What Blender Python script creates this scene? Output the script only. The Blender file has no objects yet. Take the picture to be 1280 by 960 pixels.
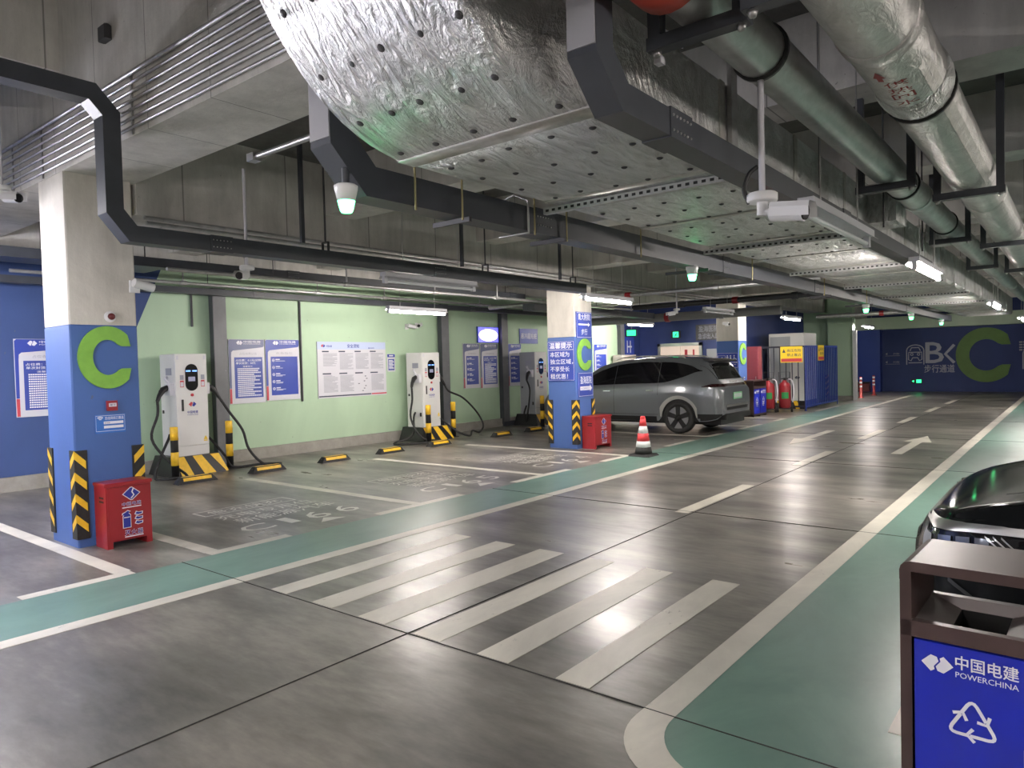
import bpy, bmesh, math, random
from mathutils import Vector, Matrix
from mathutils.bvhtree import BVHTree
random.seed(7)
S = bpy.context.scene
COL = S.collection
PI = math.pi
# ------------------------------------------------------------------ camera
cam = bpy.data.cameras.new('camera'); camo = bpy.data.objects.new('camera', cam); COL.objects.link(camo)
cam.sensor_width = 36.0; cam.lens = 36.0 * 889.0 / 1280.0; cam.clip_start = 0.05; cam.clip_end = 200
vy = Vector((0.62412186, 0.03862358, -0.78037178)).normalized()
vx = Vector((0.78090587, 0.00195264, 0.62464566)); vx = (vx - vy * vx.dot(vy)).normalized(); vz = vx.cross(vy)
camo.matrix_world = Matrix.Translation((0, 0, 1.6)) @ Matrix((vx, vy, vz)).to_4x4()
S.camera = camo
# ------------------------------------------------------------------ world, exposure
W = bpy.data.worlds.new('world'); S.world = W; W.use_nodes = True
W.node_tree.nodes['Background'].inputs[0].default_value = (0.6, 0.65, 0.75, 1)
W.node_tree.nodes['Background'].inputs[1].default_value = 0.05
S.view_settings.view_transform = 'Standard'; S.view_settings.look = 'None'
S.view_settings.gamma = 1.0; S.view_settings.use_curve_mapping = False
S.view_settings.exposure = 2.25
TUBE_POWER = 95.0          # radiance of a lit fluorescent tube
GREEN_POWER = 3.2          # radiance of the parking guidance lights

# ------------------------------------------------------------------ materials
def nodes(m):
    m.use_nodes = True
    nt = m.node_tree
    return nt, nt.nodes, nt.links, nt.nodes['Principled BSDF']
MC = {}
def mat(name, col, rough=0.5, metal=0.0, var=0.0, scale=6.0, bump=0.0, bscale=40.0, emit=None, estr=0.0, coat=0.0, alpha=1.0, trans=0.0):
    if name in MC: return MC[name]
    m = bpy.data.materials.new(name); nt, N, L, b = nodes(m)
    b.inputs['Base Color'].default_value = (*col, 1); b.inputs['Roughness'].default_value = rough; b.inputs['Metallic'].default_value = metal
    b.inputs['Coat Weight'].default_value = coat; b.inputs['Coat Roughness'].default_value = 0.05
    b.inputs['Alpha'].default_value = alpha; b.inputs['Transmission Weight'].default_value = trans
    if emit: b.inputs['Emission Color'].default_value = (*emit, 1); b.inputs['Emission Strength'].default_value = estr
    g = N.new('ShaderNodeNewGeometry')
    if var > 0:
        n = N.new('ShaderNodeTexNoise'); n.inputs['Scale'].default_value = scale; n.inputs['Detail'].default_value = 6; n.inputs['Roughness'].default_value = 0.6
        L.new(g.outputs['Position'], n.inputs['Vector'])
        r = N.new('ShaderNodeMapRange'); r.inputs['From Min'].default_value = 0.3; r.inputs['From Max'].default_value = 0.7
        r.inputs['To Min'].default_value = 1 - var; r.inputs['To Max'].default_value = 1 + var; L.new(n.outputs['Fac'], r.inputs['Value'])
        mx = N.new('ShaderNodeVectorMath'); mx.operation = 'SCALE'; mx.inputs[0].default_value = col; L.new(r.outputs['Result'], mx.inputs['Scale'])
        L.new(mx.outputs['Vector'], b.inputs['Base Color'])
    if bump > 0:
        n2 = N.new('ShaderNodeTexNoise'); n2.inputs['Scale'].default_value = bscale; n2.inputs['Detail'].default_value = 4
        L.new(g.outputs['Position'], n2.inputs['Vector'])
        bp = N.new('ShaderNodeBump'); bp.inputs['Strength'].default_value = bump; bp.inputs['Distance'].default_value = 0.02
        L.new(n2.outputs['Fac'], bp.inputs['Height']); L.new(bp.outputs['Normal'], b.inputs['Normal'])
    MC[name] = m
    return m
def math_node(N, L, op, a, bb=None):
    n = N.new('ShaderNodeMath'); n.operation = op
    for i, v in enumerate((a, bb)):
        if v is None: continue
        if isinstance(v, (int, float)): n.inputs[i].default_value = v
        else: L.new(v, n.inputs[i])
    return n.outputs[0]
def mixcol(N, L, fac, a, b):
    n = N.new('ShaderNodeMix'); n.data_type = 'RGBA'
    if isinstance(fac, (int, float)): n.inputs['Factor'].default_value = fac
    else: L.new(fac, n.inputs['Factor'])
    for i, v in ((6, a), (7, b)):
        if isinstance(v, tuple): n.inputs[i].default_value = (*v, 1)
        else: L.new(v, n.inputs[i])
    return n.outputs[2]
def noise(N, L, vec, scale, detail=5, rough=0.55, stretch=None, dist=0.0):
    if stretch:
        mp = N.new('ShaderNodeMapping'); mp.inputs['Scale'].default_value = stretch; L.new(vec, mp.inputs['Vector']); vec = mp.outputs['Vector']
    n = N.new('ShaderNodeTexNoise'); n.inputs['Scale'].default_value = scale; n.inputs['Detail'].default_value = detail
    n.inputs['Roughness'].default_value = rough; n.inputs['Distortion'].default_value = dist; L.new(vec, n.inputs['Vector'])
    return n.outputs['Fac']
def ramp(N, L, fac, stops):
    r = N.new('ShaderNodeValToRGB'); el = r.color_ramp.elements
    while len(el) < len(stops): el.new(0.5)
    for e, (p, c) in zip(el, stops): e.position = p; e.color = (*c, 1) if isinstance(c, tuple) else (c, c, c, 1)
    L.new(fac, r.inputs['Fac']); return r.outputs['Color']
def setbump(N, L, b, h, strength, dist=0.01):
    bp = N.new('ShaderNodeBump'); bp.inputs['Strength'].default_value = strength; bp.inputs['Distance'].default_value = dist
    L.new(h, bp.inputs['Height']); L.new(bp.outputs['Normal'], b.inputs['Normal'])
FLOORC = {}
def floor_color(N, L, P):
    big = noise(N, L, P, 0.7, 4, 0.5, (1, 1, 1), 0.1)
    st = noise(N, L, P, 2.0, 5, 0.55, (0.35, 1.1, 1), 0.15)
    fine = noise(N, L, P, 16, 6, 0.65, (0.35, 1, 1))
    v = math_node(N, L, 'ADD', math_node(N, L, 'MULTIPLY', big, 0.35), math_node(N, L, 'MULTIPLY', st, 0.45))
    v = math_node(N, L, 'ADD', v, math_node(N, L, 'MULTIPLY', fine, 0.20))
    return ramp(N, L, v, [(0.40, (0.068, 0.063, 0.056)), (0.5, (0.155, 0.144, 0.126)), (0.60, (0.29, 0.268, 0.234))]), st
def m_floor():
    m = bpy.data.materials.new('polished concrete'); nt, N, L, b = nodes(m)
    P = N.new('ShaderNodeNewGeometry').outputs['Position']
    c, st = floor_color(N, L, P); L.new(c, b.inputs['Base Color'])
    r = N.new('ShaderNodeMapRange'); r.inputs['From Min'].default_value = 0.3; r.inputs['From Max'].default_value = 0.7; r.inputs['To Min'].default_value = 0.37; r.inputs['To Max'].default_value = 0.27
    L.new(st, r.inputs['Value']); L.new(r.outputs['Result'], b.inputs['Roughness'])
    b.inputs['Specular IOR Level'].default_value = 0.95
    setbump(N, L, b, noise(N, L, P, 5, 3, 0.5), 0.06, 0.02)
    return m
def m_paint(name, col, col2, wear=0.60, rough=0.35):
    m = bpy.data.materials.new(name); nt, N, L, b = nodes(m)
    P = N.new('ShaderNodeNewGeometry').outputs['Position']
    fc, st = floor_color(N, L, P)
    v = noise(N, L, P, 1.6, 7, 0.65, (1, 0.5, 1), 0.5)
    pc = ramp(N, L, v, [(0.3, col2), (0.62, col)])
    w = noise(N, L, P, 26, 8, 0.75, (1, 0.6, 1)); w2 = noise(N, L, P, 2.1, 4, 0.6)
    ww = math_node(N, L, 'ADD', math_node(N, L, 'MULTIPLY', w, 0.6), math_node(N, L, 'MULTIPLY', w2, 0.4))
    f = ramp(N, L, ww, [(wear - 0.02, 0.0), (wear + 0.03, 0.8)])
    L.new(mixcol(N, L, f, pc, fc), b.inputs['Base Color']); b.inputs['Roughness'].default_value = rough
    return m
def m_concrete(name, a, bcol, seam=0.0, axis=0, streak=True):
    m = bpy.data.materials.new(name); nt, N, L, b = nodes(m)
    P = N.new('ShaderNodeNewGeometry').outputs['Position']
    n1 = noise(N, L, P, 1.3, 7, 0.62, None, 0.6); n2 = noise(N, L, P, 5, 6, 0.7, (1, 1, 0.18) if streak else None)
    v = math_node(N, L, 'ADD', math_node(N, L, 'MULTIPLY', n1, 0.55), math_node(N, L, 'MULTIPLY', n2, 0.45))
    c = ramp(N, L, v, [(0.36, a), (0.62, bcol)])
    if seam > 0:
        sx = N.new('ShaderNodeSeparateXYZ'); L.new(P, sx.inputs[0])
        f = math_node(N, L, 'FRACT', math_node(N, L, 'DIVIDE', sx.outputs[axis], seam))
        k = math_node(N, L, 'LESS_THAN', f, 0.012)
        c = mixcol(N, L, math_node(N, L, 'MULTIPLY', k, 0.6), c, (0.05, 0.05, 0.05))
        pits = noise(N, L, P, 38, 2, 0.5)
        c = mixcol(N, L, ramp(N, L, pits, [(0.2, 0.75), (0.27, 0.0)]), c, (0.06, 0.06, 0.055))
    L.new(c, b.inputs['Base Color']); b.inputs['Roughness'].default_value = 0.85
    setbump(N, L, b, noise(N, L, P, 30, 6, 0.6), 0.25, 0.01)
    return m
def m_foil():
    m = bpy.data.materials.new('crinkled foil'); nt, N, L, b = nodes(m)
    P = N.new('ShaderNodeNewGeometry').outputs['Position']
    n1 = noise(N, L, P, 4.5, 6, 0.6, (2.6, 0.7, 0.7), 1.4); n2 = noise(N, L, P, 24, 4, 0.6, (1.2, 0.8, 1.0), 1.5)
    h = math_node(N, L, 'ADD', n1, math_node(N, L, 'MULTIPLY', n2, 0.2))
    setbump(N, L, b, h, 1.0, 0.085)
    c = ramp(N, L, n1, [(0.35, (0.50, 0.50, 0.49)), (0.65, (0.74, 0.74, 0.74))])
    L.new(c, b.inputs['Base Color']); b.inputs['Metallic'].default_value = 0.9; b.inputs['Roughness'].default_value = 0.38
    return m
def m_pipe(name, col, rough, bump):
    m = bpy.data.materials.new(name); nt, N, L, b = nodes(m)
    P = N.new('ShaderNodeNewGeometry').outputs['Position']
    n1 = noise(N, L, P, 9, 6, 0.65, (1, 0.6, 1), 0.8)
    c = ramp(N, L, n1, [(0.35, tuple(x * 0.72 for x in col)), (0.65, col)]); L.new(c, b.inputs['Base Color'])
    b.inputs['Metallic'].default_value = 0.7; b.inputs['Roughness'].default_value = rough
    if bump: setbump(N, L, b, noise(N, L, P, 11, 5, 0.6, (1.6, 0.7, 1.6), 1.5), bump, 0.02)
    return m
def m_wall(name, col, dirt=0.25):
    m = bpy.data.materials.new(name); nt, N, L, b = nodes(m)
    P = N.new('ShaderNodeNewGeometry').outputs['Position']
    v = noise(N, L, P, 0.9, 6, 0.6, (1, 1, 0.5), 0.4)
    c = ramp(N, L, v, [(0.3, tuple(x * (1 - dirt) for x in col)), (0.6, col)])
    sp = noise(N, L, P, 17, 3, 0.5)
    c = mixcol(N, L, ramp(N, L, sp, [(0.22, 0.6), (0.27, 0.0)]), c, (0.12, 0.12, 0.11))
    L.new(c, b.inputs['Base Color']); b.inputs['Roughness'].default_value = 0.6
    setbump(N, L, b, noise(N, L, P, 20, 4, 0.6), 0.1, 0.01)
    return m
FLOOR = m_floor()
GREENP = m_paint('green floor paint', (0.18, 0.31, 0.255), (0.115, 0.215, 0.175), 0.70, 0.33)
WHITEP = m_paint('white floor paint', (0.74, 0.705, 0.61), (0.52, 0.495, 0.43), 0.635, 0.4)
STENCIL = m_paint('thin white stencil paint', (0.82, 0.80, 0.74), (0.60, 0.585, 0.54), 0.70, 0.4)
CONC = m_concrete('board marked concrete', (0.40, 0.39, 0.37), (0.62, 0.605, 0.57), 0.92, 0)
CONCY = m_concrete('beam concrete', (0.39, 0.38, 0.36), (0.60, 0.585, 0.55), 1.22, 1)
CONCC = m_concrete('column concrete', (0.44, 0.42, 0.38), (0.64, 0.615, 0.56), 0, 0)
SLAB = m_concrete('slab concrete', (0.10, 0.098, 0.094), (0.17, 0.166, 0.156), 0, 0, False)
KERB = m_concrete('skirting concrete', (0.24, 0.23, 0.20), (0.36, 0.345, 0.31), 0, 0, False)
WGREEN = m_wall('pale green wall paint', (0.45, 0.61, 0.43), 0.12)
WBLUE = m_wall('blue wall paint', (0.040, 0.078, 0.225), 0.2)
WNAVY = m_wall('navy wall paint', (0.022, 0.042, 0.17), 0.2)
CBLUE = m_wall('blue column paint', (0.062, 0.135, 0.38), 0.15)
BEAMG = m_wall('pale green beam paint', (0.48, 0.58, 0.45), 0.15)
FOIL = m_foil()
GALV = m_pipe('galvanised steel', (0.56, 0.56, 0.56), 0.38, 0.0)
INSUL = m_pipe('foil pipe wrap', (0.60, 0.59, 0.575), 0.34, 0.5)
TRAY = mat('dark grey tray paint', (0.050, 0.055, 0.066), 0.42, 0.0, 0.15, 4)
TRAYL = mat('grey tray paint', (0.13, 0.135, 0.145), 0.45, 0.0, 0.15, 4)
BLACK = mat('black plastic', (0.012, 0.012, 0.013), 0.4)
RUBBER = mat('black rubber', (0.02, 0.02, 0.02), 0.7, 0, 0.3, 30)
YELLOW = mat('yellow paint', (0.85, 0.52, 0.03), 0.4, 0, 0.12, 14)
YELLOWS = mat('yellow sign', (0.9, 0.62, 0.03), 0.4)
WHITE = mat('white enamel', (0.74, 0.745, 0.76), 0.35)
OFFW = mat('off white plastic', (0.62, 0.62, 0.66), 0.45)
CABW = mat('white powder coat', (0.70, 0.70, 0.68), 0.4, 0, 0.03, 3)
CABG = mat('grey powder coat', (0.34, 0.36, 0.38), 0.45)
RED = mat('red enamel', (0.31, 0.018, 0.025), 0.32, 0, 0.08, 5)
REDP = mat('red print', (0.55, 0.05, 0.07), 0.5)
PINKR = mat('faded red panel', (0.20, 0.035, 0.05), 0.5)
SBLUE = mat('blue sign face', (0.025, 0.055, 0.36), 0.4)
SGREY = mat('slate blue sign face', (0.11, 0.13, 0.26), 0.45)
SPANEL = mat('sign text panel blue', (0.03, 0.06, 0.34), 0.4)
SWHITE = mat('sign white', (0.62, 0.62, 0.67), 0.45)
PRINTW = mat('white print', (0.80, 0.80, 0.86), 0.5)
PRINTK = mat('dark print', (0.05, 0.06, 0.10), 0.5)
PRINTB = mat('blue print', (0.02, 0.03, 0.32), 0.5)
PRINTG = mat('grey print', (0.33, 0.34, 0.40), 0.6)
DRED = mat('dark red print', (0.28, 0.03, 0.03), 0.6)
LIME = mat('lime green letter', (0.21, 0.46, 0.06), 0.45, 0, 0.12, 9)
OLIVE = mat('dull green letter', (0.10, 0.19, 0.04), 0.5, 0, 0.1, 3)
STEEL = mat('steel rod', (0.45, 0.45, 0.45), 0.35, 0.9)
BRASS = mat('yellowish threaded rod', (0.36, 0.31, 0.16), 0.45, 0.6)
DKROD = mat('dark hanger rod', (0.06, 0.06, 0.065), 0.5, 0.4)
BROWN = mat('brown powder coat', (0.055, 0.032, 0.030), 0.38, 0, 0.1, 8)
BINBLUE = mat('bin panel blue', (0.006, 0.018, 0.40), 0.35)
TUBEON = mat('lit tube', (1, 1, 1), 0.4, emit=(1.0, 0.915, 0.85), estr=TUBE_POWER)
TUBECOOL = mat('lit cool tube', (1, 1, 1), 0.4, emit=(0.97, 0.935, 1.0), estr=TUBE_POWER * 1.2)
TUBEOFF = mat('unlit tube', (0.75, 0.77, 0.80), 0.25)
GREENL = mat('green lens', (0.3, 0.9, 0.5), 0.3, emit=(0.06, 1.0, 0.28), estr=GREEN_POWER)
EXITG = mat('exit sign green', (0.05, 0.6, 0.25), 0.4, emit=(0.03, 0.85, 0.28), estr=0.5)
SCREENP = mat('lit screen', (0.4, 0.3, 0.6), 0.3, emit=(0.80, 0.62, 1.0), estr=0.9)
SCREENB = mat('lit screen edge', (0.1, 0.1, 0.5), 0.3, emit=(0.10, 0.10, 0.75), estr=0.35)
LEDB = mat('charger display glow', (0.2, 0.4, 0.9), 0.3, emit=(0.12, 0.30, 0.9), estr=0.4)
LEDW = mat('charger screen', (0.1, 0.1, 0.15), 0.2, emit=(0.45, 0.45, 0.6), estr=0.1)
GLOSSK = mat('black glass', (0.008, 0.008, 0.010), 0.06, coat=0.5)
CARG = mat('grey car paint', (0.20, 0.215, 0.235), 0.28, 0.35, coat=1.0)
CARGL = mat('silver rail and arch reflection', (0.52, 0.52, 0.50), 0.35, 0.1, coat=0.6)  # roof rails, and the lamp reflection painted on the wheel arches
CARK = mat('black car paint', (0.010, 0.011, 0.012), 0.09, 0.0, coat=0.0)
CARK.node_tree.nodes['Principled BSDF'].inputs['Specular IOR Level'].default_value = 0.08
CHROME = mat('chrome', (0.7, 0.7, 0.7), 0.1, 1.0)
SATIN = mat('satin silver', (0.42, 0.42, 0.42), 0.3, 0.9)
RIMM = mat('dark wheel rim', (0.02, 0.02, 0.022), 0.35, 0.3)
RIML = mat('grey wheel insert', (0.28, 0.28, 0.29), 0.4, 0.5)
LENSC = mat('headlight lens', (0.25, 0.27, 0.32), 0.08, 0.6, coat=1.0)
LAMPR = mat('tail lamp', (0.03, 0.006, 0.008), 0.12, coat=1.0)
ORANGE = mat('orange red coupling', (0.62, 0.09, 0.04), 0.5)
CONE_R = mat('cone red', (0.80, 0.06, 0.07), 0.5)
CONE_W = mat('cone white', (0.85, 0.85, 0.86), 0.5)
SKIN = mat('door beige with glow', (0.62, 0.50, 0.42), 0.6, emit=(0.62, 0.50, 0.42), estr=0.12)  # beige with faint emission, so the door leaves look lit
GREENPL = mat('plate green', (0.25, 0.62, 0.33), 0.5)
GREENT = mat('green print', (0.02, 0.25, 0.06), 0.5)
JOINT = mat('dark joint sealant', (0.04, 0.038, 0.035), 0.8)
STAIN = mat('grey stain', (0.3, 0.3, 0.3), 0.8)
FENCEB = mat('blue fence paint', (0.02, 0.05, 0.30), 0.4)

# ------------------------------------------------------------------ mesh builder
class MB:
    def __init__(s): s.v = []; s.f = []; s.m = []; s.sm = []
    def add(s, vs, fs, mi=0, smooth=False):
        o = len(s.v); s.v += [tuple(p) for p in vs]
        for f in fs: s.f.append([o + i for i in f]); s.m.append(mi); s.sm.append(smooth)
        return s
    def box(s, x0, x1, y0, y1, z0, z1, mi=0):
        v = [(x0, y0, z0), (x1, y0, z0), (x1, y1, z0), (x0, y1, z0), (x0, y0, z1), (x1, y0, z1), (x1, y1, z1), (x0, y1, z1)]
        return s.add(v, [(0, 3, 2, 1), (4, 5, 6, 7), (0, 1, 5, 4), (1, 2, 6, 5), (2, 3, 7, 6), (3, 0, 4, 7)], mi)
    def cbox(s, x0, x1, y0, y1, z0, z1, c, mi=0):     # box with chamfered vertical and top edges
        ring = lambda k: [(x0 + k + c, y0 + k), (x1 - k - c, y0 + k), (x1 - k, y0 + k + c), (x1 - k, y1 - k - c), (x1 - k - c, y1 - k), (x0 + k + c, y1 - k), (x0 + k, y1 - k - c), (x0 + k, y0 + k + c)]
        v = [(x, y, z0) for x, y in ring(0)] + [(x, y, z1 - c) for x, y in ring(0)] + [(x, y, z1) for x, y in ring(c * 0.8)]
        f = [tuple(range(7, -1, -1)), tuple(range(16, 24))]
        for r in (0, 8):
            for i in range(8): j = (i + 1) % 8; f.append((r + i, r + j, r + 8 + j, r + 8 + i))
        return s.add(v, f, mi)
    def tube(s, pts, r, n=8, mi=0, cap=True, rads=None, smooth=True):
        pts = [Vector(p) for p in pts]; rings = []; up = None
        for i, p in enumerate(pts):
            t = (pts[min(i + 1, len(pts) - 1)] - pts[max(i - 1, 0)]).normalized()
            if up is None: up = Vector((0, 0, 1)) if abs(t.z) < 0.9 else Vector((0, 1, 0))
            a = t.cross(up)
            if a.length < 1e-4: a = t.cross(Vector((1, 0, 0)))
            a.normalize(); b2 = a.cross(t).normalized(); up = b2
            rr = rads[i] if rads else r
            rings.append([p + (a * math.cos(2 * PI * k / n) + b2 * math.sin(2 * PI * k / n)) * rr for k in range(n)])
        o = []; [o.extend(q) for q in rings]
        f = []
        for i in range(len(pts) - 1):
            for k in range(n): j = (k + 1) % n; f.append((i * n + k, (i + 1) * n + k, (i + 1) * n + j, i * n + j))
        s.add(o, f, mi, smooth)
        if cap:
            s.add(rings[0], [tuple(range(n))], mi); s.add(rings[-1], [tuple(range(n - 1, -1, -1))], mi)
        return s
    def cyl(s, a, b, r, n=12, mi=0, smooth=True): return s.tube([a, b], r, n, mi, True, None, smooth)
    def lathe(s, c, prof, n=16, mi=0, axis='z', smooth=True, cap=True):   # prof: list of (r, h)
        v = []
        for r, h in prof:
            for k in range(n):
                a = 2 * PI * k / n; p = (r * math.cos(a), r * math.sin(a), h)
                if axis == 'y': p = (p[0], p[2], p[1])
                if axis == 'x': p = (p[2], p[0], p[1])
                v.append((c[0] + p[0], c[1] + p[1], c[2] + p[2]))
        f = []
        for i in range(len(prof) - 1):
            for k in range(n): j = (k + 1) % n; f.append((i * n + k, i * n + j, (i + 1) * n + j, (i + 1) * n + k))
        if cap: f.append(tuple(range(n - 1, -1, -1))); f.append(tuple(range((len(prof) - 1) * n, len(prof) * n)))
        return s.add(v, f, mi, smooth)
    def prism(s, poly, y0, y1, mi=0):     # polygon in xz (counter clockwise seen from -y), extruded along y
        n = len(poly)
        v = [(x, y0, z) for x, z in poly] + [(x, y1, z) for x, z in poly]
        f = [tuple(range(n)), tuple(range(2 * n - 1, n - 1, -1))] + [(i, n + i, n + (i + 1) % n, (i + 1) % n) for i in range(n)]
        return s.add(v, f, mi)
    def prismz(s, poly, z0, z1, mi=0):    # polygon in xy extruded along z
        n = len(poly)
        v = [(x, y, z1) for x, y in poly] + [(x, y, z0) for x, y in poly]
        f = [tuple(range(n)), tuple(range(2 * n - 1, n - 1, -1))] + [(i, n + i, n + (i + 1) % n, (i + 1) % n) for i in range(n)]
        return s.add(v, f, mi)
    def flat(s, poly, y=0.0, mi=0):       # flat print in xz facing -y
        return s.add([(x, y, z) for x, z in poly], [tuple(range(len(poly)))], mi)
    def rect(s, x0, x1, z0, z1, y=0.0, mi=0): return s.flat([(x0, z0), (x1, z0), (x1, z1), (x0, z1)], y, mi)
    def ribbon(s, pts, w, y=0.0, mi=0, closed=False):
        n = len(pts); a = []
        for i in range(n):
            if closed: p, q = pts[i - 1], pts[(i + 1) % n]
            else: p, q = pts[max(i - 1, 0)], pts[min(i + 1, n - 1)]
            dx, dz = q[0] - p[0], q[1] - p[1]; l = math.hypot(dx, dz) or 1
            nx, nz = -dz / l * w / 2, dx / l * w / 2
            a.append(((pts[i][0] - nx, y, pts[i][1] - nz), (pts[i][0] + nx, y, pts[i][1] + nz)))
        v = [p for pr in a for p in pr]
        m = n if closed else n - 1
        return s.add(v, [(2 * i, 2 * ((i + 1) % n), 2 * ((i + 1) % n) + 1, 2 * i + 1) for i in range(m)], mi)
    def shift(s, d): s.v = [(p[0] + d[0], p[1] + d[1], p[2] + d[2]) for p in s.v]; return s
    def rot90(s, k=1):
        for _ in range(k % 4): s.v = [(-p[1], p[0], p[2]) for p in s.v]
        return s
    def mesh(s, name, mats):
        me = bpy.data.meshes.new(name); me.from_pydata(s.v, [], s.f)
        for m in (mats if isinstance(mats, (list, tuple)) else [mats]): me.materials.append(m)
        me.polygons.foreach_set('material_index', s.m); me.polygons.foreach_set('use_smooth', s.sm); me.update()
        return me
def link(name, data, parent=None, loc=(0, 0, 0), rot=0.0):
    o = bpy.data.objects.new(name, data); COL.objects.link(o)
    if parent: o.parent = parent
    o.location = loc; o.rotation_euler = (0, 0, rot)
    return o
def part(name, mb, m, parent, label=None, stuff=False, loc=(0, 0, 0), rot=0.0):
    o = link(name, mb.mesh(name, m), parent, loc, rot)
    if label: o['label'] = label
    if stuff: o['kind'] = 'stuff'
    return o
def thing(name, label, cat, loc=(0, 0, 0), rot=0.0, group=None):
    o = link(name, None, None, loc, rot); o['label'] = label; o['category'] = cat
    if group: o['group'] = group
    return o
def solo(name, mb, m, label, cat, group=None, rot=0.0):   # a thing that is one mesh, built in world coordinates
    xs = [p[0] for p in mb.v]; ys = [p[1] for p in mb.v]; zs = [p[2] for p in mb.v]
    c = ((min(xs) + max(xs)) / 2, (min(ys) + max(ys)) / 2, min(zs))
    mb.shift((-c[0], -c[1], -c[2]))
    o = link(name, mb.mesh(name, m), None, c, rot); o['label'] = label; o['category'] = cat
    if group: o['group'] = group
    return o
def struct(name, mb, m, parent=None, label=None):
    o = link(name, mb.mesh(name, m), parent); 
    if not parent: o['kind'] = 'structure'
    if label: o['label'] = label
    return o
def wpart(name, mb, m, root, label=None, stuff=False):     # part given in world coordinates under an unrotated root
    l = root.location; mb.shift((-l[0], -l[1], -l[2]))
    return part(name, mb, m, root, label, stuff)
def copytree(root, loc, rot=None, label=None):
    def cp(o, par):
        c = o.copy(); COL.objects.link(c)
        if par: c.parent = par
        for ch in list(o.children): cp(ch, c)
        return c
    r = cp(root, None); r.location = loc
    if rot is not None: r.rotation_euler = (0, 0, rot)
    if label: r['label'] = label
    return r
TXT = {}
def textmesh(body, bold=0.0):
    k = (body, bold)
    if k in TXT: return TXT[k]
    cu = bpy.data.curves.new('lettering', 'FONT'); cu.body = body; cu.resolution_u = 2; cu.offset = bold
    o = bpy.data.objects.new('lettering', cu); COL.objects.link(o)
    bpy.context.view_layer.update()
    me = bpy.data.meshes.new_from_object(o.evaluated_get(bpy.context.evaluated_depsgraph_get()))
    bpy.data.objects.remove(o); bpy.data.curves.remove(cu)
    vs = [v.co.copy() for v in me.vertices]; fs = [tuple(p.vertices) for p in me.polygons]
    x0 = min(v.x for v in vs); x1 = max(v.x for v in vs); y0 = min(v.y for v in vs); y1 = max(v.y for v in vs)
    TXT[k] = ([((v.x - x0) / (x1 - x0), (v.y - y0) / (y1 - y0)) for v in vs], fs)
    return TXT[k]
def addtext(mb, body, x0, x1, z0, z1, y=0.0, bold=0.02, mi=0):   # text fitted to a rectangle in xz facing -y
    vs, fs = textmesh(body)
    d = (x1 - x0) / max(len(body), 1) * bold * .55; e = (z1 - z0) * bold * .4
    for i, (a, b) in enumerate([(0, 0)] if bold < .008 else [(-d, 0), (d, 0), (0, e), (0, -e)]):
        mb.add([(x0 + a + (x1 - x0) * u, y - i * .00004, z0 + b + (z1 - z0) * w) for u, w in vs], fs, mi)
    return mb
def addtext_floor(mb, body, x0, x1, y0, y1, z, bold=0.02):     # text on the floor; reads along +y with its top towards -x
    vs, fs = textmesh(body)
    mb.add([(x1 - (x1 - x0) * w, y0 + (y1 - y0) * u, z) for u, w in vs], fs, 0)
    return mb
def textlines(mb, x0, x1, z0, z1, rows, y, ch=None, fill=0.6, ragged=True, mi=0):
    rh = (z1 - z0) / rows
    for i in range(rows):
        zt = z1 - i * rh; zb = zt - rh * fill
        xe = x1 - (random.random() * 0.45 * (x1 - x0) if ragged and random.random() < 0.4 else 0)
        if ch:
            x = x0
            while x + ch * 0.8 < xe: mb.rect(x, x + ch * 0.82, zb, zt, y, mi); x += ch
        else: mb.rect(x0, xe, zb, zt, y, mi)
    return mb
def logo(mb, cx, cz, s, y, mi=0, mi2=None):
    Lp = [(-1, 0), (-.40, -.60), (-.16, -.42), (-.21, -.2), (.09, .2), (-.02, .5), (-.4, .6)]
    mb.flat([(cx + a * s, cz + b * s) for a, b in Lp], y, mi)
    mb.flat([(cx - a * s, cz - b * s) for a, b in Lp], y, mi if mi2 is None else mi2)
    return mb
def arcpts(cx, cz, r, a0, a1, n, rz=None):
    rz = r if rz is None else rz
    return [(cx + r * math.cos(math.radians(a0 + (a1 - a0) * i / n)), cz + rz * math.sin(math.radians(a0 + (a1 - a0) * i / n))) for i in range(n + 1)]
def smoothpts(pts, k=4):
    P = [Vector(p) for p in pts]; out = []
    for i in range(len(P) - 1):
        p0, p1, p2, p3 = P[max(i - 1, 0)], P[i], P[i + 1], P[min(i + 2, len(P) - 1)]
        for j in range(k):
            t = j / k
            out.append(0.5 * ((2 * p1) + (p2 - p0) * t + (2 * p0 - 5 * p1 + 4 * p2 - p3) * t * t + (3 * p1 - p0 - 3 * p2 + p3) * t ** 3))
    out.append(P[-1]); return out
# ------------------------------------------------------------------ structure
XW = -11.63
floor = struct('floor', MB().box(-14, 16, -10, 34, -0.2, 0), FLOOR)
def paint(name, x0, x1, y0, y1, z, m): return struct(name, MB().box(x0, x1, y0, y1, 0.0, z), m, floor)
G1, W1, J1 = 0.0015, 0.0030, 0.0042
paint('walkway_paint', -5.90, -5.09, -6, 26, G1, GREENP)
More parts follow.
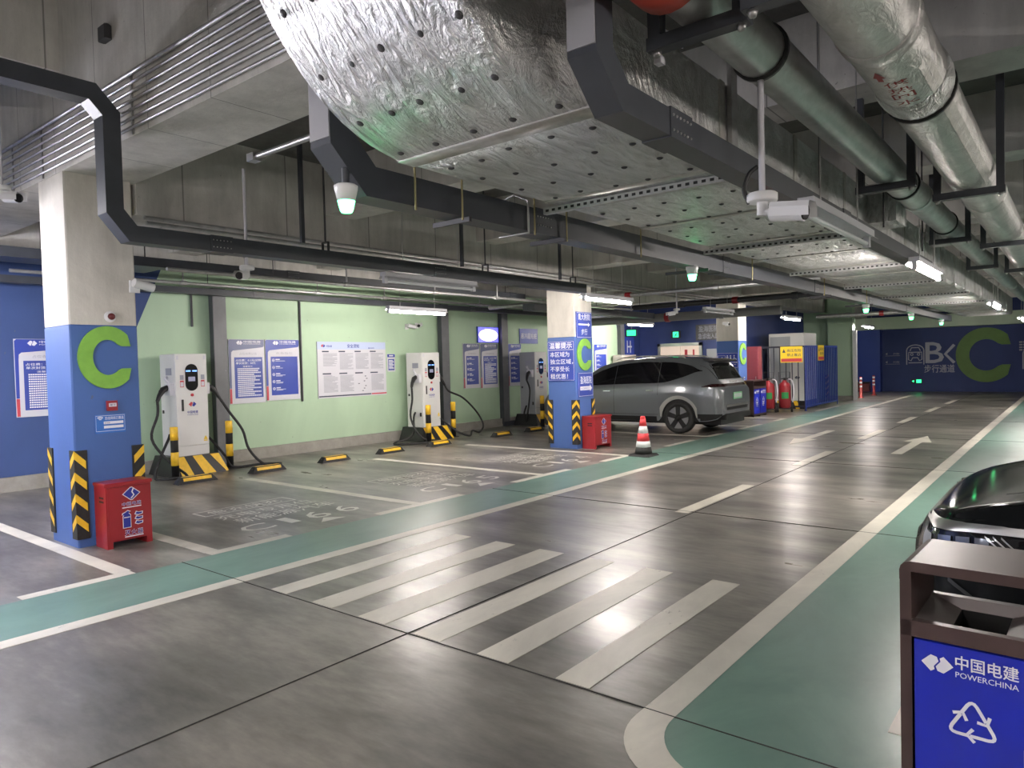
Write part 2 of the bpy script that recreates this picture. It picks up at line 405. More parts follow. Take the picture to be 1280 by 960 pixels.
# right hand walkway with its rounded corner
pc = arcpts(-1.05, 2.86, 0.37, 180, 247, 8)
pg = MB().prismz([(9, 31), (-1.42, 31)] + pc + [(-0.75, 2.36), (9, 2.2)], 0.0, G1); struct('walkway_paint', pg, GREENP, floor)
paint('lane_line', -5.09, -4.95, -6, 30.5, W1, WHITEP)
lo = [(-1.57, 31), (-1.57, 2.80)] + arcpts(-1.13, 2.80, 0.44, 180, 250, 10); li = [(-1.42, 31), (-1.42, 2.86)] + arcpts(-1.05, 2.86, 0.37, 180, 248, 10)
lo += [(-0.6, 2.25), (3, 2.0)]; li += [(-0.6, 2.40), (3, 2.15)]
mbl = MB(); n = len(lo); mbl.add([(x, y, W1) for x, y in lo] + [(x, y, W1) for x, y in li], [(i, n + i, n + i + 1, i + 1) for i in range(n - 1)]); struct('lane_line', mbl, WHITEP, floor)
for x0, x1 in ((-4.61, -4.42), (-4.12, -3.90), (-3.63, -3.38), (-3.12, -2.90), (-2.61, -2.39), (-2.08, -1.88)): paint('crosswalk_stripe', x0, x1, 2.89, 4.86, W1, WHITEP)
for y0, y1 in ((6.83, 8.75), (10.7, 12.5), (14.6, 16.5), (18.3, 20.1), (22.0, 24.0), (25.6, 27.6)): paint('lane_dash', -3.33, -3.18, y0, y1, W1, WHITEP)
def arrow(x, y0, y1, tip):
    d = 1 if y1 > y0 else -1; m = MB()
    m.box(x - 0.08, x + 0.08, min(y0, y1 - d * tip), max(y0, y1 - d * tip), 0, W1)
    p = [(x - 0.22, y1 - d * tip), (x + 0.22, y1 - d * tip), (x, y1)]
    m.prismz(p if d > 0 else p[::-1], 0, W1); struct('lane_arrow', m, WHITEP, floor)
arrow(-2.30, 12.6, 15.6, 1.1); arrow(-4.15, 16.0, 13.2, 1.0)
BAYY = [2.45, 3.20, 5.69, 8.13, 10.50, 13.85, 16.25, 18.6]
for y in BAYY: paint('bay_line', -9.6 if y > 3 else -10.2, -6.021, y - 0.065, y + 0.065, W1, WHITEP)
for y0, y1 in ((1.72, 2.5), (3.14, 3.95), (5.05, 6.4), (7.42, 8.75), (9.7, 10.56), (11.95, 13.1), (13.78, 14.5), (15.6, 16.9), (17.9, 18.66), (21.5, 24.0)): paint('bay_line', -6.02, -5.90, y0, y1, W1, WHITEP)
paint('bay_line', -0.64, 2.2, 3.28, 3.58, W1, WHITEP)
def stencil(y, num):
    m = MB(); z = W1
    addtext_floor(m, 'C', -6.70, -6.40, y - 0.65, y - 0.32, z, 0.0); addtext_floor(m, num[0], -6.70, -6.40, y - 0.17, y - 0.05, z, 0.0)
    addtext_floor(m, num[1], -6.70, -6.36, y + 0.10, y + 0.36, z, 0.0); addtext_floor(m, num[2], -6.70, -6.36, y + 0.50, y + 0.74, z, 0.0)
    m.add([(-6.16, y + 0.02, z), (-6.16, y + 0.34, z), (-6.34, y + 0.18, z)], [(0, 1, 2)])
    addtext_floor(m, '新能源汽车', -7.10, -6.84, y - 0.45, y + 0.75, z, 0.01)
    addtext_floor(m, '充电专用位', -7.42, -7.16, y - 0.50, y + 0.70, z, 0.01)
    for a, b, c, d in ((-7.80, -7.50, y - 0.52, y - 0.50), (-7.80, -7.50, y + 0.62, y + 0.64), (-7.80, -7.78, y - 0.52, y + 0.64), (-7.52, -7.50, y - 0.52, y + 0.64)): m.add([(a, c, z), (b, c, z), (b, d, z), (a, d, z)], [(0, 1, 2, 3)])
    addtext_floor(m, '慢充快充', -7.74, -7.56, y - 0.40, y + 0.5, z, 0.0)
    struct('bay_stencil', m, STENCIL, floor)
stencil(4.45, '166'); stencil(6.95, '165'); stencil(9.35, '164')
for x in (-3.15, 4.0): paint('floor_joint', x - 0.003, x + 0.003, -6.9, 33.5, J1, JOINT)
for y in (-1.2, 2.875, 6.92, 11.1, 15.2, 19.4, 23.6, 27.8): paint('floor_joint', -5.9, 8.9, y - 0.003, y + 0.003, J1, JOINT)
# walls
wl = struct('wall_left', MB().box(XW - 0.2, XW, -10, 21.7, 0, 4.2), WGREEN)
bp = MB().prism([(-10, 0), (4.05, 0), (5.15, 2.45), (5.86, 4.06), (-10, 4.06)], -0.002, 0.0); bp.rot90().shift((XW, 0, 0)); struct('blue_paint', bp, WBLUE, wl, 'blue painted area with a slanted edge')
bp = MB().prism([(20.5, 0), (21.5, 0), (21.5, 4.06), (19.7, 4.06)], -0.002, 0.0); bp.rot90().shift((XW, 0, 0)); struct('blue_paint', bp, WNAVY, wl)
struct('baseboard_left', MB().box(XW, XW + 0.07, -10, 21.5, 0, 0.2), KERB)
wb = struct('wall_back', MB().box(XW, -7.95, 21.5, 21.7, 0, 4.1), WNAVY)
struct('wall_side', MB().box(-8.15, -7.95, 21.7, 27.2, 0, 4.1), WNAVY)
wg = struct('wall_end_block', MB().box(-7.05, -6.24, 26.9, 27.3, 0, 4.1).box(-7.95, -7.05, 27.15, 27.3, 0, 4.1), WGREEN)
struct('baseboard_end', MB().box(-7.09, -6.22, 26.85, 26.9, 0, 0.16), KERB)
struct('trim_1', MB().box(-6.22, -6.10, 26.84, 26.98, 0, 2.45), WHITE)
wf = struct('wall_far', MB().box(-12, 16, 33.6, 33.8, 0, 4.1), WNAVY)
struct('passage_wall', MB().box(-7.5, -6.62, 33.2, 33.6, 0, 2.7), FENCEB, None)  # brighter blue block standing in for the cross wall of the passage
struct('wall_right', MB().box(15.8, 16, -10, 33.6, 0, 5.2), CONC)
struct('wall_front', MB().box(-12, 16, -10.2, -10, 0, 5.2), CONC)
struct('ceiling', MB().box(-14, 16, 3.1, 34, 4.07, 4.3), SLAB); struct('ceiling', MB().box(-14, 16, -10.2, 3.1, 5.1, 5.3), SLAB)
beam1 = struct('beam', MB().box(XW, 15.8, 2.56, 3.2, 3.45, 5.1), CONC)
struct('beam', MB().box(-7.85, -7.16, -10, 2.56, 4.32, 5.1), CONCY)
struct('beam', MB().box(-7.82, -7.2, 3.2, 33.6, 3.15, 4.08), CONCY)
struct('beam', MB().box(1.2, 1.8, 3.2, 33.6, 3.15, 4.08), CONCY)
for y, zb in ((5.43, 3.47), (8.21, 3.47), (10.86, 3.30), (13.7, 3.47), (16.4, 3.47), (19.1, 3.30), (21.9, 3.47), (24.7, 3.47), (27.4, 3.30), (30.2, 3.47)):
    struct('beam', MB().box(XW, 15.8, y, y + 0.45, zb, 4.08), CONC)
struct('beam', MB().box(-9, 15.8, 32.9, 33.6, 2.62, 3.12), BEAMG)
struct('beam', MB().box(XW, -11.2, 3.2, 21.5, 3.35, 4.08), CONCY)
for y in (2.56, 10.86, 18.8):
    struct('column', MB().cbox(-7.82, -7.2, y, y + 0.6, 0, 2.06, 0.012).cbox(-7.818, -7.202, y + 0.002, y + 0.598, 2.06, 3.46 if y < 5 else 3.3, 0.012, 1), [CBLUE, CONCC])
for y in (2.56, 10.86, 19.1): struct('column', MB().cbox(1.2, 1.8, y, y + 0.6, 0, 3.4, 0.012), CONCC)

# ------------------------------------------------------------------ things on the columns
def guard(x, y, k, label, h0=0.08, h=0.82):
    t = thing('corner_guard', label, 'corner guard', (x, y, h0), (0, PI / 2, -PI / 2)[k], 'striped corner guards on the columns')
    b = MB().box(-0.10, 0.012, -0.012, 0, 0, h).box(0, 0.012, 0, 0.10, 0, h); part('rubber_strip', b, RUBBER, t)
    for i in range(4):
        z = 0.06 + i * 0.195; c = MB()
        c.add([(0.0125, -0.0135, z + 0.10), (-0.085, -0.0135, z), (-0.085, -0.0135, z + 0.075), (0.0125, -0.0135, z + 0.175)], [(1, 0, 3, 2)])
        c.add([(0.0135, -0.0125, z + 0.10), (0.0135, 0.085, z), (0.0135, 0.085, z + 0.075), (0.0135, -0.0125, z + 0.175)], [(0, 1, 2, 3)])
        part('yellow_chevron', c, YELLOW, t)
COLN = {2.56: 'front column by the near charger', 10.86: 'middle column beside the grey car', 18.8: 'column behind the grey car'}
for y in (2.56, 10.86, 18.8):
    guard(-7.82, y, 2, 'striped corner guard on the outer left edge of the ' + COLN[y])
    guard(-7.2, y, 0, 'striped corner guard on the front lane edge of the ' + COLN[y])
    guard(-7.2, y + 0.6, 1, 'striped corner guard on the rear lane edge of the ' + COLN[y])
guard(-7.05, 26.9, 0, 'black and yellow corner guard on the far pale green wall block', 0.1, 0.8)
def letter_c(cx, cz, rx, rz, w, y0, y1, mb=None):
    mb = mb or MB(); a = []
    n = 34
    for i in range(n + 1):
        t = math.radians(38 + (322 - 38) * i / n); a.append(((cx + rx * math.cos(t), cz + rz * math.sin(t)), (cx + (rx - w) * math.cos(t) , cz + (rz - w) * math.sin(t))))
    # flat cut ends
    zt = a[0][0][1] - 0.0; a[0] = ((a[0][0][0], cz + rz * 0.36), (cx + (rx - w) * 0.93, cz + rz * 0.36)); a[-1] = ((a[-1][0][0], cz - rz * 0.36), (cx + (rx - w) * 0.93, cz - rz * 0.36))
    v = []
    for o, i in a: v += [(o[0], y0, o[1]), (i[0], y0, i[1]), (o[0], y1, o[1]), (i[0], y1, i[1])]
    f = []
    for k in range(n):
        b = 4 * k; c = b + 4; f += [(b, b + 1, c + 1, c), (b + 2, c + 2, c + 3, b + 3), (b, c, c + 2, b + 2), (b + 1, b + 3, c + 3, c + 1)]
    f += [(0, 2, 3, 1), (4 * n, 4 * n + 1, 4 * n + 3, 4 * n + 2)]
    return mb.add(v, f)
def c_on_column(y, cz, lab):
    t = thing('letter_sign', lab, 'letter sign', (-7.2, y, cz), PI / 2)
    part('green_letter', letter_c(0, 0, 0.262, 0.295, 0.128, -0.02, -0.001), LIME, t)
c_on_column(2.875, 1.755, 'scuffed lime green letter C on the front column, below the alarm sounder')
c_on_column(11.17, 1.73, 'lime green letter C between two blue signs on the middle column')
c_on_column(19.1, 1.70, 'lime green letter C on the column behind the grey car')
t = thing('alarm_sounder', 'round white alarm sounder with a dark red centre above the letter C', 'alarm', (-7.2, 2.91, 2.14), PI / 2)
part('base', MB().lathe((0, 0, 0), [(0.052, 0), (0.052, -0.02), (0.045, -0.035), (0.03, -0.04)], 16, 0, 'y'), WHITE, t); part('red_lens', MB().lathe((0, 0, 0), [(0.034, -0.036), (0.03, -0.055), (0.012, -0.066)], 14, 0, 'y'), mat('dark red lens', (0.12, 0.01, 0.015), 0.3), t)
t = thing('alarm_button', 'small red fire alarm button box with a white plate, on the front column', 'alarm', (-7.2, 2.89, 1.30), PI / 2)
part('box', MB().box(-0.045, 0.045, -0.035, 0, -0.05, 0.045), RED, t); part('white_plate', addtext(MB().rect(-0.034, 0.034, -0.012, 0.022, -0.0362), '按下', -0.025, 0.025, -0.005, 0.014, -0.0368, 0.02, 1), [SWHITE, PRINTK], t)
t = thing('wifi_sign', 'small blue sign with two white bars and a signal icon, on the front column', 'sign', (-7.2, 2.875, 1.13), PI / 2)
part('panel', MB().box(-0.135, 0.135, -0.008, 0, -0.09, 0.085), mat('mid blue sign', (0.03, 0.15, 0.52), 0.4), t)
m = addtext(MB(), '无线网络已覆盖', -0.05, 0.12, 0.035, 0.065, -0.0095, 0.01)
m.rect(-0.06, 0.115, -0.005, 0.02, -0.0095).rect(-0.06, 0.115, -0.045, -0.02, -0.0095); m.ribbon([(-0.128, -0.07), (0.128, -0.07), (0.128, 0.075), (-0.128, 0.075)], 0.004, -0.0095, 0, True)
for r in (0.012, 0.024, 0.036): m.ribbon(arcpts(-0.09, 0.03, r, 45, 135, 6), 0.007, -0.0095)
addtext(m, '请连接', -0.055, -0.005, 0.001, 0.014, -0.0103, 0.0, 1)
part('lettering', m, [PRINTW, PRINTK], t)
# signs on the middle column
def blue_board(name, label, loc, rot, w, h, build, thick=0.015, face=SBLUE):
    t = thing(name, label, 'sign', loc, rot)
    part('panel', MB().box(-w / 2, w / 2, -thick, 0, 0, h), face, t)
    m = MB(); y = -thick - 0.0015; m.ribbon([(-w / 2 + .015, .015), (w / 2 - .015, .015), (w / 2 - .015, h - .015), (-w / 2 + .015, h - .015)], 0.008, y, 0, True)
    build(m, y); part('lettering', m, [PRINTW, SBLUE], t)
    return t
def b1(m, y):
    addtext(m, '温馨提示', -0.25, 0.25, 0.60, 0.71, y, 0.04); m.rect(-0.28, 0.28, 0.572, 0.579, y)
    addtext(m, '本区域为', -0.24, 0.19, 0.445, 0.54, y, 0.02); addtext(m, '独立区域，', -0.24, 0.27, 0.31, 0.405, y, 0.02)
    addtext(m, '不享受长', -0.24, 0.19, 0.175, 0.27, y, 0.02); addtext(m, '租优惠！', -0.24, 0.15, 0.04, 0.135, y, 0.02)
blue_board('notice_sign', 'blue notice with five rows of white lettering on the front of the middle column', (-7.51, 10.86, 1.25), 0, 0.60, 0.74, b1)
def b2(m, y):
    addtext(m, '青大附院', -0.2, 0.2, 0.33, 0.45, y, 0.02); addtext(m, '步行', -0.1, 0.1, 0.06, 0.17, y, 0.02)
    m.rect(-0.2, 0.13, 0.235, 0.265, y); m.flat([(0.13, 0.21), (0.2, 0.25), (0.13, 0.29)], y)
blue_board('direction_sign', 'upper blue sign with a right arrow on the lane side of the middle column', (-7.2, 11.16, 2.035), PI / 2, 0.52, 0.48, b2)
def b3(m, y):
    addtext(m, '盈海医院', -0.18, 0.2, 0.24, 0.38, y, 0.02); m.rect(-0.19, 0.14, 0.12, 0.19, y); m.flat([(0.14, 0.09), (0.21, 0.155), (0.14, 0.22)], y)
    addtext(m, '急诊医院出口', -0.17, 0.11, 0.135, 0.175, y - 0.0008, 0.0, 1)
blue_board('direction_sign', 'lower blue sign with a white arrow bar, under the green C of the middle column', (-7.2, 11.17, 0.95), PI / 2, 0.50, 0.45, b3)
def b4(m, y):
    m.ribbon([(-0.27, 0.06), (-0.06, 0.06), (-0.06, 0.34), (-0.27, 0.34)], 0.012, y, 0, True)
    m.lathe((-0.15, y, 0.275), [(0.022, 0), (0.02, -0.001)], 10, 0, 'y'); m.ribbon([(-0.16, 0.245), (-0.17, 0.19), (-0.12, 0.16), (-0.13, 0.11)], 0.03, y); m.ribbon([(-0.17, 0.19), (-0.2, 0.15), (-0.23, 0.13)], 0.022, y); m.ribbon([(-0.16, 0.235), (-0.11, 0.21)], 0.018, y); m.rect(-0.25, -0.08, 0.08, 0.092, y)
    for x in (0.0, 0.09): m.lathe((x, y, 0.33), [(0.02, 0), (0.018, -0.001)], 10, 0, 'y'); m.flat([(x - 0.03, 0.30), (x - 0.018, 0.21), (x + 0.018, 0.21), (x + 0.03, 0.30)] if x < 0.05 else [(x - 0.012, 0.30), (x - 0.035, 0.21), (x + 0.035, 0.21), (x + 0.012, 0.30)], y)
    m.lathe((0.19, y, 0.335), [(0.018, 0), (0.016, -0.001)], 10, 0, 'y'); m.ribbon([(0.185, 0.31), (0.195, 0.26), (0.235, 0.26), (0.255, 0.22)], 0.02, y); m.ribbon(arcpts(0.205, 0.235, 0.04, 110, 340, 10), 0.012, y)
    addtext(m, '无障碍卫生间', -0.03, 0.27, 0.13, 0.175, y, 0.02); m.rect(-0.03, 0.24, 0.09, 0.10, y)
blue_board('pictogram_sign', 'blue sign with white running figure and toilet pictograms on the rear column', (-7.51, 18.8, 1.32), 0, 0.60, 0.42, b4)
t = thing('wall_switch', 'small dark switch box below the green C of the rear column', 'switch', (-7.2, 19.12, 0.97), PI / 2); part('box', MB().cbox(-0.04, 0.04, -0.03, 0, 0, 0.1, 0.006), CABG, t); part('button', MB().box(-0.015, 0.02, -0.036, -0.03, 0.03, 0.07), PRINTB, t)

# ------------------------------------------------------------------ signs on the left wall
def company_sign(y0, y1, z0, z1, hd, inner, kind, label, title):
    w = y1 - y0; h = z1 - z0; t = thing('notice_board', label, 'sign', (XW + .003, (y0 + y1) / 2, z0), PI / 2, 'company notice boards on the left wall')
    a, b = -w / 2, w / 2
    part('panel', MB().box(a, b, -0.02, 0, 0, h), SWHITE, t)
    y = -0.0215; m = MB()
    m.flat([(a + .004, 0.24 * h)] + [(a + .045, .24 * h)] + [(a + .05, 0.74 * h), (a + .055, 0.80 * h), (a + .085, 0.825 * h), (b - .04, 0.875 * h), (b - .012, 0.89 * h), (b - .004, 0.91 * h), (b - .004, h - .004), (a + .03, h - .004), (a + .004, h - .03)], y); part('header', m, hd, t)
    part('red_strip', MB().rect(a + .004, a + .045, 0.01, 0.235 * h, y), REDP, t)
    x0, x1, zz0, zz1 = a + 0.105, b - 0.045, 0.085 * h, 0.72 * h
    part('text_panel', MB().rect(x0, x1, zz0, zz1, y), inner, t)
    part('logo', logo(MB(), a + 0.235 * w + .05, 0.945 * h, 0.062, y - .001), PRINTW, t)
    part('lettering', addtext(addtext(MB(), '中国电建', a + 0.42 * w, b - .10 * w, 0.945 * h, 0.978 * h, y - .001, 0.02), 'POWERCHINA', a + 0.42 * w, b - .10 * w, 0.92 * h, 0.936 * h, y - .001, 0.01), PRINTW, t)
    part('title_lettering', addtext(MB(), title, a + 0.30 * w, b - .22 * w, 0.755 * h, 0.795 * h, y - .001, 0.0), PRINTG, t)
    m = MB()
    if kind == 0:
        addtext(m, '占位费：0.1元/分钟', x0 + .03, x1 - .03, 0.655 * h, 0.69 * h, y - .001, 0.02); addtext(m, '单次封顶：30元', x0 + .03, x1 - .14, 0.61 * h, 0.645 * h, y - .001, 0.02)
        addtext(m, '温馨提示', x0 + .16, x1 - .20, 0.565 * h, 0.59 * h, y - .001, 0.0); part('lettering', m, PRINTW, t)
        part('text_line', textlines(MB(), x0 + .055, x1 - .03, 0.10 * h, 0.55 * h, 15, y - .001, 0.027, 0.62), PRINTW, t, None, True)
    else:
        for i in range(5):
            z = 0.66 * h - i * 0.117 * h; part('step_icon', MB().ribbon(arcpts(x0 + .055, z, 0.024, 0, 360, 10), 0.009, y - .001).rect(x0 + .045, x0 + .065, z - .008, z + .008, y - .001), PRINTW, t)
            m.rect(x0 + .1, x0 + .19, z + .005, z + .024, y - .001); m.rect(x0 + .1, x0 + .30 - .05 * (i % 2), z - .018, z - .010, y - .001)
            if i > 1: m.rect(x0 + .1, x0 + .24, z - .034, z - .026, y - .001)
        part('step_text', m, PRINTW, t, None, True)
    return t
company_sign(3.42, 4.16, 1.02, 2.12, SBLUE, SPANEL, 0, 'blue notice board on the blue wall, half hidden behind the front column', '占位收费公告')
company_sign(6.61, 7.31, 1.01, 2.15, SGREY, SPANEL, 0, 'slate headed notice board full of small text, beside the near charger', '占位收费公告')
company_sign(7.33, 8.05, 1.03, 2.15, SBLUE, SBLUE, 1, 'blue headed notice board with five listed steps, next to the thin wall conduit', '充电指引')
company_sign(12.65, 13.24, 1.02, 2.11, SGREY, SPANEL, 1, 'slate headed notice board with listed steps, below the lit screen', '充电指引')
company_sign(13.28, 13.95, 1.00, 2.11, SGREY, SPANEL, 0, 'slate headed notice board full of text, left of a dark cable riser', '占位收费公告')
company_sign(14.36, 14.92, 1.01, 2.11, SBLUE, SBLUE, 1, 'notice board squeezed between a cable riser and the far charger', '充电指引')
company_sign(18.55, 19.30, 1.02, 2.12, SBLUE, SBLUE, 1, 'notice board on the wall above the nose of the grey car', '充电指引')
t = thing('safety_board', 'wide white safety board printed with columns of small text', 'sign', (XW + .003, 9.33, 1.01), PI / 2)
part('panel', MB().box(-0.87, 0.87, -0.02, 0, 0, 1.11), SWHITE, t); y = -0.0215
part('header', MB().rect(-0.87, 0.87, 0.96, 1.11, y), mat('pale blue print', (0.50, 0.58, 0.78), 0.5), t)
part('bottom_stripe', MB().rect(-0.86, 0.45, 0.02, 0.045, y).rect(0.46, 0.87, 0.02, 0.045, y, 1), [PRINTK, REDP], t)
part('logo', logo(MB(), -0.73, 1.03, 0.05, y - .001, 0, 1), [REDP, PRINTB], t)
part('lettering', addtext(addtext(addtext(MB(), '安全须知', -0.14, 0.16, 0.99, 1.065, y - .001, 0.03), '中国电建', -0.66, -0.52, 1.0, 1.045, y - .001, 0.02), '服务热线', 0.40, 0.56, 0.97, 1.0, y - .001, 0.02), PRINTB, t)
m = MB()
for c in range(4):
    x = -0.76 + c * 0.40
    m.rect(x, x + 0.16, 0.905, 0.93, y - .001); m.rect(x, x + 0.2, 0.465, 0.49, y - .001)
    textlines(m, x + .02, x + .36, 0.55 if c else 0.62, 0.88, (13, 20, 18, 17)[c], y - .001, None, 0.45, True, 1)
    if c != 2: textlines(m, x + .02, x + .36, 0.10, 0.44, 19, y - .001, None, 0.45, True, 1)
    else:
        for i in range(7): q = random.random(); m.rect(x + .05 + q * .25, x + .09 + q * .25, 0.1 + i * .05, 0.115 + i * .05, y - .001)
part('text_line', m, [PRINTK, PRINTG], t, None, True)
t = thing('small_notice', 'small blue and white notice beside the wide safety board', 'sign', (XW + .003, 10.36, 1.49), PI / 2)
part('panel', MB().box(-0.11, 0.11, -0.015, 0, 0, 0.38), SWHITE, t); part('header', MB().rect(-0.105, 0.105, 0.31, 0.375, -.0165), SBLUE, t); part('text_panel', MB().rect(-0.085, 0.085, 0.03, 0.27, -.0165), SPANEL, t)
part('text_line', textlines(MB().rect(-.06, .06, .33, .355, -.0175), -0.07, 0.07, 0.05, 0.25, 9, -.0175), PRINTW, t, None, True)
t = thing('lit_screen', 'glowing violet white screen above the slate notice boards', 'screen', (XW + .003, 13.58, 2.13), PI / 2)
part('frame', MB().box(-0.40, 0.40, -0.04, 0, 0, 0.40), SBLUE, t); part('screen_edge', MB().rect(-.385, .385, .015, .385, -.0415), SCREENB, t); part('bright_area', MB().flat(arcpts(0, .19, 0.36, 0, 360, 24, 0.15), -.043), SCREENP, t)
t = thing('charger_sign', 'plain blue sign with one row of white lettering above the far charger', 'sign', (XW + .003, 15.28, 2.12), PI / 2)
part('panel', MB().box(-0.40, 0.40, -0.02, 0, 0, 0.40), SBLUE, t); part('lettering', addtext(MB(), '液冷超充桩', -0.35, 0.35, 0.13, 0.28, -.0215, 0.02), PRINTW, t)
t = thing('info_sign', 'dark blue sign with faint marks on the far end of the green wall', 'sign', (XW + .003, 20.75, 1.75), PI / 2)
part('panel', MB().box(-0.3, 0.3, -0.02, 0, 0, 0.62), SBLUE, t); part('pictogram', MB().ribbon([(-.15, .1), (-.15, .5)], .05, -.0215).ribbon([(.05, .1), (.05, .5)], .05, -.0215).ribbon([(-.15, .3), (.15, .3)], .05, -.0215), PRINTW, t)
# dark cable risers on the wall
def riser(y0, y1, label, foot=False, top=3.0, z0=0.0):
    t = thing('cable_riser', label, 'cable duct', (XW + .071 if z0 < .2 and not foot else XW + .003, (y0 + y1) / 2, 0.0), PI / 2); w = y1 - y0
    part('cover', MB().box(-w / 2, w / 2, -0.12, -.0, z0 if not foot else 0.06, top), TRAYL, t); part('side_plate', MB().box(-w / 2 - .012, -w / 2, -0.125, 0, z0 if not foot else 0.06, top), TRAY, t)
    m = MB()
    for z in (2.9, 2.84, 1.6, 0.7): m.lathe((w * .3, -.122, z), [(.008, 0), (.006, -.005)], 6, 0, 'y')
    part('bolt', m, STEEL, t, None, True)
    if foot: part('foot', MB().box(-w / 2, .62, -0.14, -.072, 0, 0.12), TRAY, t)
riser(6.27, 6.50, 'tall dark grey cable riser right behind the near charger'); riser(11.76, 12.0, 'tall dark grey cable riser right behind the second charger')
riser(14.02, 14.26, 'tall dark grey cable riser with a foot running along the floor', True)
for y, l in ((8.09, 'thin dark conduit dropping down the green wall beside the blue notice board'), (5.98, 'short dark strut on the upper green wall left of the near charger')):
    solo('wall_conduit', MB().tube([(XW + .025, y, 0.98 if y > 7 else 2.35), (XW + .025, y, 2.96)], 0.02, 8), DKROD, l, 'conduit')
riser(20.0, 20.25, 'dark cable riser above the grey metal cabinet near the far end of the green wall', False, 3.0, 1.79)
t = thing('metal_cabinet', 'beige grey electrical cabinet with indicator lamps by the nose of the grey car', 'cabinet', (XW + .072, 20.0, 0.0), PI / 2)
part('body', MB().cbox(-0.45, 0.45, -0.35, -0.001, 0.0, 1.78, 0.01), mat('beige cabinet', (0.42, 0.40, 0.35), 0.5), t); part('door', MB().box(-.42, .42, -.36, -.35, .05, 1.74), mat('beige cabinet', (0.42, 0.40, 0.35), 0.5), t)
m = MB()
for i in range(2):
    for j in range(3): m.lathe((.05 + j * .12, -.362, 1.5 + i * .12), [(.02, 0), (.012, -.015)], 8, 0, 'y')
part('indicator_lamp', m, CONE_W, t, None, True)
# ------------------------------------------------------------------ chargers
def charger(yc, label, left_pts, right_pts):
    t = thing('charging_station', label, 'ev charger', (-10.9, yc, 0), PI / 2, 'charging stations along the green wall')
    b = MB(); pr = [(-.46, 0), (.46, 0), (.37, .29), (-.37, .29)]
    v = [(-.46, -.2, 0), (.46, -.2, 0), (.46, .56, 0), (-.46, .56, 0), (-.36, -.08, .29), (.36, -.08, .29), (.36, .54, .29), (-.36, .54, .29)]
    b.add(v, [(0, 3, 2, 1), (4, 5, 6, 7), (0, 1, 5, 4), (1, 2, 6, 5), (2, 3, 7, 6), (3, 0, 4, 7)]); pl = part('plinth', b, BLACK, t)
    def onf(x, z): k = z / .29; return (x * (1 - k * .22), -.2 + .12 * k - .004, z)
    for x in (-.30, .06, .42):
        c = MB().add([onf(x, .004), onf(min(x + .19, .46), .004), onf(x + .19 - .15, .288), onf(x - .15, .288)], [(0, 1, 2, 3)]); part('hazard_stripe', c, YELLOW, pl)
    body = part('cabinet_body', MB().cbox(-.25, .25, 0.012, .50, .29, 1.88, .012), CABG if 'far' in label else CABW, t, 'grey side panels' if 'far' in label else None)
    part('front_panel', MB().box(-.25, .25, -.008, .012, .45, 1.875).box(-.25, .25, -.004, .012, .29, .44), CABW, t)
    y = -.0095
    st = arcpts(0, 1.62, .10, 0, 180, 12) + arcpts(0, 1.40, .10, 180, 360, 12)
    d = part('display', MB().prism(st, -.016, -.008), GLOSSK, t)
    part('screen_text', MB().rect(-.09, -.015, 1.60, 1.622, -.0175).rect(.012, .088, 1.60, 1.622, -.0175), LEDB, d)
    part('screen', MB().rect(-.055, .055, 1.45, 1.52, -.0175), LEDW, d)
    for x in (-.185, .15): part('status_label', MB().rect(x, x + .06, 1.475, 1.55, y).rect(x, x + .06, 1.36, 1.465, y, 1).rect(x + .006, x + .054, 1.37, 1.44, y - .0008, 2), [PRINTG, REDP, SWHITE], t)
    part('corner_sticker', MB().rect(-.235, -.20, 1.79, 1.85, y).rect(.2, .235, 1.79, 1.85, y), SWHITE, t)
    part('stop_button', MB().lathe((0, -.008, 1.235), [(.024, 0), (.024, -.012), (.017, -.02)], 14, 0, 'y'), REDP, t)
    part('logo', logo(MB(), 0, 1.09, .062, y, 0, 1), [REDP, PRINTB], t)
    part('lettering', addtext(addtext(MB(), '中国电建', -.085, .085, .945, .99, y, .02), 'POWERCHINA', -.085, .085, .918, .932, y, .01), PRINTB, t)
    part('door_handle', MB().cbox(-.175, -.14, -.022, -.008, .99, 1.17, .006), BLACK, t)
    part('warning_triangle', MB().flat([(.16, .52), (.23, .52), (.195, .585)], y).rect(.165, .225, .495, .512, y), YELLOWS, t)
    part('side_vent', MB().box(-.256, -.25, .12, .3, 1.55, 1.66), PRINTG, t)
    part('side_latch', MB().box(-.262, -.25, .06, .1, .52, .60).box(-.262, -.25, .40, .44, .95, 1.0), BLACK, t)
    for s in (-1, 1):
        hx = .25 * s; m = MB(); m.box(min(hx, hx + .07 * s), max(hx, hx + .07 * s), .04, .22, 1.24, 1.42); m.tube([(hx, .2, 1.42), (hx + .06 * s, .22, 1.5), (hx + .03 * s, .24, 1.52), (hx, .24, 1.5)], .022, 8)
        part('holster', m, OFFW, t)
        gx = hx + .08 * s; g = MB().tube([(gx - .02 * s, .14, 1.36), (gx + .06 * s, .12, 1.33), (gx + .13 * s, .10, 1.24), (gx + .17 * s, .08, 1.16)], .04, 10, 0, True, [.045, .05, .035, .028])
        g.tube([(gx + .03 * s, .12, 1.34), (gx + .12 * s, .10, 1.32), (gx + .16 * s, .09, 1.20)], .014, 6)
        part('charging_gun', g, BLACK, t)
        pts = smoothpts([(gx + .17 * s, .08, 1.16)] + (left_pts if s < 0 else right_pts), 5)
        part('charging_cable', MB().tube(pts, .021, 8), RUBBER, t)
    return t
